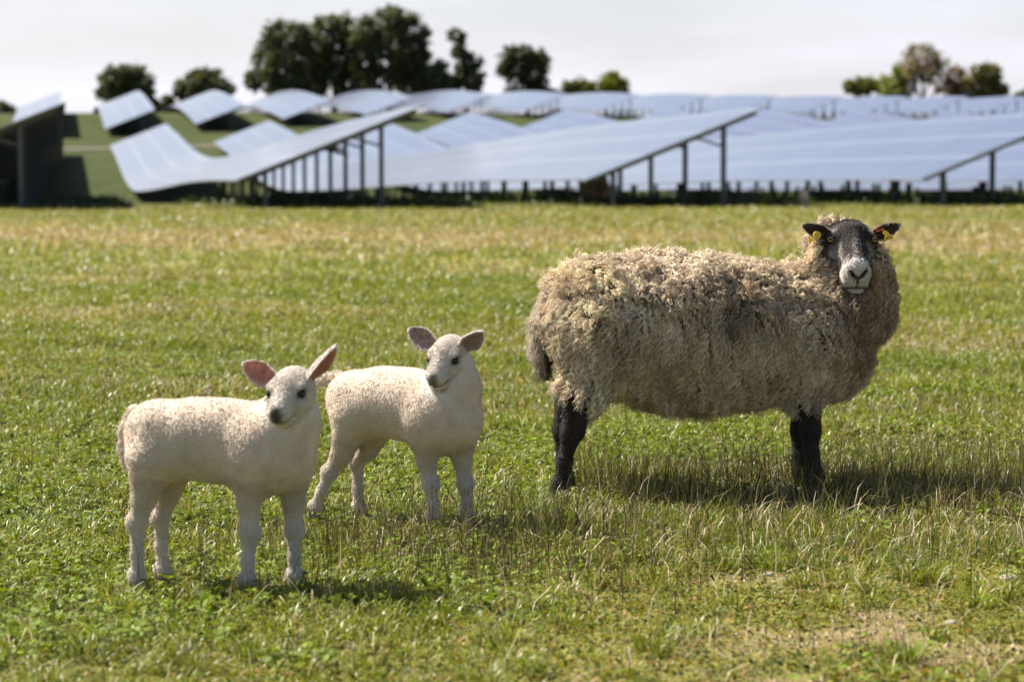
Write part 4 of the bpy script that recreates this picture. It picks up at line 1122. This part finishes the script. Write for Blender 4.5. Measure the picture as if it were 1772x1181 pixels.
def copy_animal(src, x, y, rz, label, group):
    r_ = src.copy(); COL.objects.link(r_); r_.location = (x, y, float(terrain(x, y))); r_.rotation_euler.z = rz
    r_['label'] = label
    if group: r_['group'] = group
    for ch in list(src.children):
        c = ch.copy(); COL.objects.link(c); c.parent = r_
        for g in ch.children:
            d = g.copy(); COL.objects.link(d); d.parent = c
    return r_
px = at(1390, 350, 64.0); copy_animal(lamb_b, px[0], 64.0, R(-52), 'tiny distant pale lamb at the far field edge, before the shade of the solar panels', 'lambs standing in the pasture')
px = at(1030, 350, 69.5); copy_animal(ewe, px[0], 69.5, R(-75), 'distant brownish sheep standing in shade under the middle solar panel row', 'sheep standing in the pasture')
ewe['group'] = 'sheep standing in the pasture'
# ------------------------------------------------------------------ grass
def blades(name, P, L, W, az, lean, bend, col, mat, segs=3, parent=None):
    """One mesh of tapering curved blades rooted at P (N, 3)."""
    N = len(P)
    t = {3: np.array((0, 0.38, 0.72, 1.0)), 2: np.array((0, 0.55, 1.0))}[segs]
    wd = {3: np.array((0.75, 1.0, 0.7)), 2: np.array((0.9, 0.8))}[segs]
    dx, dy = np.cos(az), np.sin(az)
    tw = az + math.pi / 2 + RNG.normal(size=N) * 0.9
    sx, sy = np.cos(tw), np.sin(tw)
    rows = []
    for i, ti in enumerate(t):
        ang = lean * ti + bend * ti * ti
        h = L * ti * np.sin(np.clip(ang, 0, 1.75)) * (0.55 + 0.45 * ti); v = L * ti * np.cos(np.clip(ang, 0, 1.75) * (0.6 + 0.4 * ti))
        c = np.column_stack((P[:, 0] + dx * h, P[:, 1] + dy * h, P[:, 2] + v))
        if i < len(t) - 1:
            w = W * wd[i] * 0.5; s = np.column_stack((sx * w, sy * w, np.zeros(N)))
            rows += [c - s, c + s]
        else: rows.append(c)
    V = np.stack(rows, 1); k = V.shape[1]
    o = (np.arange(N) * k)[:, None]
    loops, tot = [], []
    for i in range(segs - 1):
        loops.append(o + np.array((2 * i, 2 * i + 1, 2 * i + 3, 2 * i + 2))); tot.append(4)
    loops.append(o + np.array((k - 3, k - 2, k - 1))); tot.append(3)
    me = mesh_np(name, V.reshape(-1, 3), np.concatenate(loops, 1).ravel(), np.tile(tot, N), mat, True)
    color_attr(me, 'leaf_tint', np.repeat(col, k, 0))
    ob = tag(link(name, me), kind='stuff')
    return ob

def spread(n, d0, d1, power=1.0, half=0.38, xmin=None):
    """n ground points with distance spread as d**(power-...) between d0 and d1, inside a generous view wedge."""
    q = RNG.random(n)
    d = (d0 ** power + q * (d1 ** power - d0 ** power)) ** (1 / power)
    x = (RNG.random(n) * 2 - 1) * (half * d + 0.25)
    return np.column_stack((x, d))
def on_ground(P): return np.column_stack((P, terrain(P[:, 0], P[:, 1]) - 0.004))

M_GRASS = leaf_mat('grass_blade', 'leaf_tint', trans=0.30, rough=0.42, spec=0.35, tint=(1.35, 1.25, 0.45))
M_LEAF = leaf_mat('clover_leaf', 'leaf_tint', trans=0.28, rough=0.65, spec=0.15, tint=(1.35, 1.25, 0.45))
M_DRY = leaf_mat('dry_grass', 'leaf_tint', trans=0.25, rough=0.6, spec=0.25, tint=(1.1, 1.05, 0.8))
GREEN_A, GREEN_B, GREEN_C = np.array((0.125, 0.170, 0.014)), np.array((0.215, 0.225, 0.026)), np.array((0.105, 0.145, 0.014))
STRAW = np.array((0.37, 0.285, 0.175))
def grass_color(P, n):
    a = fbm(P[:, :2], 1.3, 51, 3)[:, None]; r = RNG.random((n, 1)); q = RNG.random((n, 1))
    c = GREEN_A * (1 - r) + GREEN_B * r
    c = c * (1 - np.clip((a - 0.5) * 3, 0, 1)) + GREEN_C * np.clip((a - 0.5) * 3, 0, 1) * 1.1
    dr = dry_map(P[:, :2])[:, None]
    isdry = (q < 0.06 + 0.62 * dr)
    c = np.where(isdry, STRAW * (0.5 + 0.7 * r), c)
    return np.clip(c * RNG.uniform(0.75, 1.2, (n, 1)), 0.004, 0.8)

def tuft_h(P): return 0.55 + 1.0 * np.clip((fbm(P[:, :2], 1.7, 81, 3) - 0.35) * 2.2, 0, 1)
def field(n, d0, d1, power, L0, W0, segs, clump=0.02):
    P = spread(n, d0, d1, power)
    # gather into small tussocks
    g = 0.10 + 0.03 * P[:, 1] / 8
    cell = np.floor(P / g[:, None] + 0.0) if np.isscalar(g) else np.floor(P / 0.11)
    h = ((cell[:, 0] * 92837 + cell[:, 1] * 689287) % 9973) / 9973.0
    ctr = (cell + 0.5) * 0.11 + np.column_stack((np.cos(h * 40), np.sin(h * 40))) * 0.03
    pull = (0.35 * (h > 0.35))[:, None] * (P[:, 1:2] < 14)
    P = P * (1 - pull) + (ctr + RNG.normal(size=P.shape) * clump) * pull
    b, m = bare_map(P)
    keep = RNG.random(len(P)) > np.clip(b * 1.3, 0, 0.97) 
    keep &= RNG.random(len(P)) > 0.35 * m
    P = P[keep]; m = m[keep]; n = len(P)
    h = h[keep]
    th = tuft_h(P) * (1 - 0.62 * m) * (0.7 + 0.6 * h)
    P3 = on_ground(P)
    L = L0 * th * RNG.uniform(0.45, 1.25, n)
    W = W0 * RNG.uniform(0.6, 1.25, n) * np.maximum(1, P[:, 1] / d0) ** 0.8
    az = RNG.random(n) * 6.283
    return P3, L, W, az, RNG.uniform(0.05, 0.8, n) + 0.3 * m, RNG.uniform(0.0, 0.9, n), grass_color(P3, n)
for nm, args in (('grass', (260000, 3.9, 9.5, 1.3, 0.044, 0.0031, 3)), ('grass', (240000, 9.0, 22.0, 1.0, 0.066, 0.0050, 3)), ('grass', (240000, 21.0, 70.0, 0.8, 0.10, 0.011, 2))):
    P3, L, W, az, le, be, col = field(*args[:-1], args[-1])
    blades('short_grass', P3, L, W, az, le, be, col, M_GRASS, args[-1])

# longer tufts with seed stalks round the ewe, and thin dry stems everywhere
def stalks(name, P, L, W, col, mat, lean=0.5, bend=0.35):
    n = len(P); P3 = on_ground(P)
    return blades(name, P3, L, W, RNG.random(n) * 6.283, RNG.uniform(0, lean, n), RNG.uniform(0, bend, n), col, mat, 3)
n = 11000
cxy = np.column_stack((RNG.uniform(0.22, 1.75, n), RNG.normal(7.40, 0.38, n)))
sel = np.column_stack((RNG.uniform(0.0, 1.9, n // 2), RNG.normal(6.65, 0.35, n // 2)))
P = np.concatenate((cxy, sel)); P = P[RNG.random(len(P)) < np.clip((fbm(P, 2.6, 85, 2) - 0.36) * 5, 0, 1)]
m = len(P)
stalks('tall_grass', P, RNG.uniform(0.04, 0.125, m), np.full(m, 0.0026), grass_color(np.column_stack((P, P[:, 0])), m) * 0.9, M_GRASS, 0.6, 0.5)
n = 3000
P = np.concatenate((np.column_stack((RNG.uniform(0.2, 1.7, n), RNG.normal(7.3, 0.4, n))), spread(2600, 4.6, 12, 1.2), np.column_stack((RNG.normal(-0.15, 0.35, 1500), RNG.normal(6.2, 0.35, 1500)))))
m = len(P)
stem = np.where(RNG.random((m, 1)) < 0.5, np.array((0.060, 0.040, 0.028)), np.array((0.12, 0.12, 0.03))) * RNG.uniform(0.6, 1.3, (m, 1))
stalks('seed_stalks', P, RNG.uniform(0.07, 0.20, m), np.full(m, 0.0019), stem, M_DRY, 0.45, 0.2)
n = 3600
P = np.concatenate((spread(n, 4.2, 16, 1.2), np.column_stack((RNG.uniform(-0.3, 1.8, 900), RNG.normal(6.6, 0.45, 900)))))
m = len(P)
pale = np.array((0.55, 0.45, 0.30)) * RNG.uniform(0.6, 1.2, (m, 1))
stalks('dry_stems', P, RNG.uniform(0.05, 0.16, m), np.full(m, 0.0024), pale, M_DRY, 1.5, 0.6)

# loose tussocks: fans of longer blades from one crown
nt = 620
C0 = spread(nt, 4.1, 10.5, 1.1, 0.28)
C0 = np.concatenate((C0, np.column_stack((RNG.uniform(0.15, 2.0, 230), RNG.normal(6.35, 0.42, 230)))))
C0 = C0[RNG.random(len(C0)) < 0.35 + 0.65 * (fbm(C0, 1.1, 77, 2) > 0.5)]
size = RNG.uniform(0.4, 1.15, len(C0)); per = (45 * size + 12).astype(int)
ti = np.repeat(np.arange(len(C0)), per); m = len(ti)
P = C0[ti] + RNG.normal(size=(m, 2)) * (0.018 * size[ti])[:, None]
out = P - C0[ti]
tc = grass_color(np.column_stack((P, P[:, 0])), m) * np.repeat(RNG.uniform(0.7, 1.25, (len(C0), 1)), per, 0)
blades('grass_tussocks', on_ground(P), 0.080 * size[ti] * RNG.uniform(0.5, 1.2, m), np.full(m, 0.0030), np.arctan2(out[:, 1], out[:, 0]) + RNG.normal(size=m) * 0.5,
       RNG.uniform(0.1, 1.0, m), RNG.uniform(0.1, 1.0, m), tc, M_GRASS, 3)

# clover and small broad leaves close to the turf
def leaflets(name, P, z, size, col, mat):
    N = len(P)
    t = np.linspace(0, 2 * math.pi, 7)[:-1]
    shape = np.column_stack((np.cos(t), np.sin(t) * 0.8))
    az = RNG.random(N) * 6.283; c, s = np.cos(az)[:, None], np.sin(az)[:, None]
    tilt = RNG.normal(size=(N, 2)) * 0.45
    lx = shape[None, :, 0] * size[:, None]; ly = shape[None, :, 1] * size[:, None]
    X = P[:, 0:1] + lx * c - ly * s; Y = P[:, 1:2] + lx * s + ly * c
    Zz = (P[:, 2] + z)[:, None] + (X - P[:, 0:1]) * tilt[:, :1] + (Y - P[:, 1:2]) * tilt[:, 1:]
    V = np.stack((X, Y, Zz), -1).reshape(-1, 3)
    me = mesh_np(name, V, np.arange(6 * N), np.full(N, 6), mat, False)
    color_attr(me, 'leaf_tint', np.repeat(col, 6, 0))
    return tag(link(name, me), kind='stuff')
P = spread(48000, 4.0, 13, 1.2)
k = fbm(P, 1.4, 95, 3) + 0.10 * (P[:, 0] < 0.2)
P = P[(k > 0.50)]; b, mm = bare_map(P); P = P[RNG.random(len(P)) > mm * 0.8]
tri = np.repeat(on_ground(P), 3, 0); m = len(tri)
a3 = np.tile(np.array((0, 2.09, 4.19)), len(P)) + np.repeat(RNG.random(len(P)) * 6.28, 3)
sz = np.repeat(RNG.uniform(0.004, 0.0085, len(P)), 3)
tri[:, 0] += np.cos(a3) * sz * 0.95; tri[:, 1] += np.sin(a3) * sz * 0.95
zz = np.repeat(RNG.uniform(0.012, 0.05, len(P)), 3)
leaflets('clover', tri, zz, sz, np.array((0.120, 0.165, 0.016)) * RNG.uniform(0.7, 1.5, (m, 1)), M_LEAF)

# moss and creeping ground cover in the thin turf at the right front
P = spread(90000, 4.0, 7.2, 1.0, 0.26); b, mm = bare_map(P)
P = P[(RNG.random(len(P)) < np.clip(mm * 1.1, 0, 1)) & (RNG.random(len(P)) > b * 1.2)]
m = len(P)
mc = np.where(RNG.random((m, 1)) < 0.45, np.array((0.17, 0.165, 0.025)), np.array((0.09, 0.105, 0.016)))
mc = np.where(RNG.random((m, 1)) < 0.15, np.array((0.22, 0.13, 0.04)), mc) * RNG.uniform(0.7, 1.3, (m, 1))
leaflets('ground_moss', on_ground(P), RNG.uniform(0.002, 0.022, m), RNG.uniform(0.003, 0.007, m), mc, M_LEAF)
# crumbs of dry soil and old dung on the bare spots
P = spread(60000, 4.0, 7.2, 1.0, 0.26); b, mm = bare_map(P); P = P[RNG.random(len(P)) < b * 0.9]
m = len(P); P3 = on_ground(P); oc = np.array([(1, 0, 0), (0, 1, 0), (-1, 0, 0), (0, -1, 0), (0, 0, 0.9)], float)
r_ = (RNG.random(m) ** 3 * 0.008 + 0.0018)
Vc = P3[:, None, :] + oc[None] * r_[:, None, None] * RNG.uniform(0.6, 1.3, (m, 5, 1)) + np.array((0, 0, 0.003))
Fc = np.array([(0, 1, 4), (1, 2, 4), (2, 3, 4), (3, 0, 4)])
cm = mesh_np('soil_crumbs', Vc.reshape(-1, 3), (np.arange(m)[:, None, None] * 5 + Fc[None]).ravel(), np.full(4 * m, 3), None, False)
sm_ = Mat('dry_soil_crumb'); sm_.color(sm_.attr('leaf_tint')).set(Roughness=0.95, Specular_IOR_Level=0.1); cm.materials.append(sm_.m)
cc = np.where(RNG.random((m, 1)) < 0.12, np.array((0.055, 0.035, 0.022)), np.array((0.36, 0.27, 0.17))) * RNG.uniform(0.6, 1.2, (m, 1))
color_attr(cm, 'leaf_tint', np.repeat(cc, 5, 0))
tag(link('soil_crumbs', cm), kind='stuff')

# long dark blades added under the panels to deepen the shade there
n = 60000
u_, v_ = RNG.uniform(0.3, 40, n) ** 1.0, RNG.uniform(-14, 36, n)
wx, wy = xy_of(u_, v_)
lane = (v_ % PITCH_V)
keep = (lane > 0.2) & (lane < 6.6) & (RNG.random(n) < np.clip(1.3 - u_ / 40, 0.25, 1))
P = np.column_stack((wx, wy))[keep]; m = len(P)
blades('shade_weeds', on_ground(P), RNG.uniform(0.12, 0.42, m) * (0.6 + 0.8 * vnoise(P, 0.8, 3)), np.full(m, 0.045), RNG.random(m) * 6.283, RNG.uniform(0, 0.7, m), RNG.uniform(0, 0.8, m),
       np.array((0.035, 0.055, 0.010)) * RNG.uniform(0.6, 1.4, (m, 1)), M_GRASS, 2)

# a few pale field stones
st = Mat('field_stone'); st.color(st.ramp(st.noise(st.coord(), 40, 5), [(0.3, (0.24, 0.20, 0.16)), (0.7, (0.42, 0.37, 0.31))])).set(Roughness=0.9)
for i, (px_, py_, rr, lab) in enumerate(((1746, 1007, 0.016, 'small pale stone on bare soil near the right edge'),
                                         (1330, 1000, 0.010, 'tiny pale stone in the thin turf below the ewe'),
                                         (1648, 1092, 0.012, 'small flat stone in the bare patch at the bottom right'))):
    d = 4184.0 / (py_ - 293.0); g = ground_at(px_, d, 0.0); g[2] = float(terrain(g[0], g[1])) + rr * 0.3
    vs, fs = [], []
    for a in range(9):
        for b_ in range(14):
            th, ph = math.pi * a / 8, 2 * math.pi * b_ / 14
            p = np.array((math.sin(th) * math.cos(ph) * 1.5, math.sin(th) * math.sin(ph), math.cos(th) * 0.75))
            vs.append(p * rr * (0.8 + 0.4 * vnoise(p[None] + i * 7, 1.6, 4)[0]))
    for a in range(8):
        for b_ in range(14): fs.append((a * 14 + b_, (a + 1) * 14 + b_, (a + 1) * 14 + (b_ + 1) % 14, a * 14 + (b_ + 1) % 14))
    tag(link('stone', quads('stone', np.array(vs), np.array(fs), st.m), None, g), lab, 'stone', 'stones in the turf')
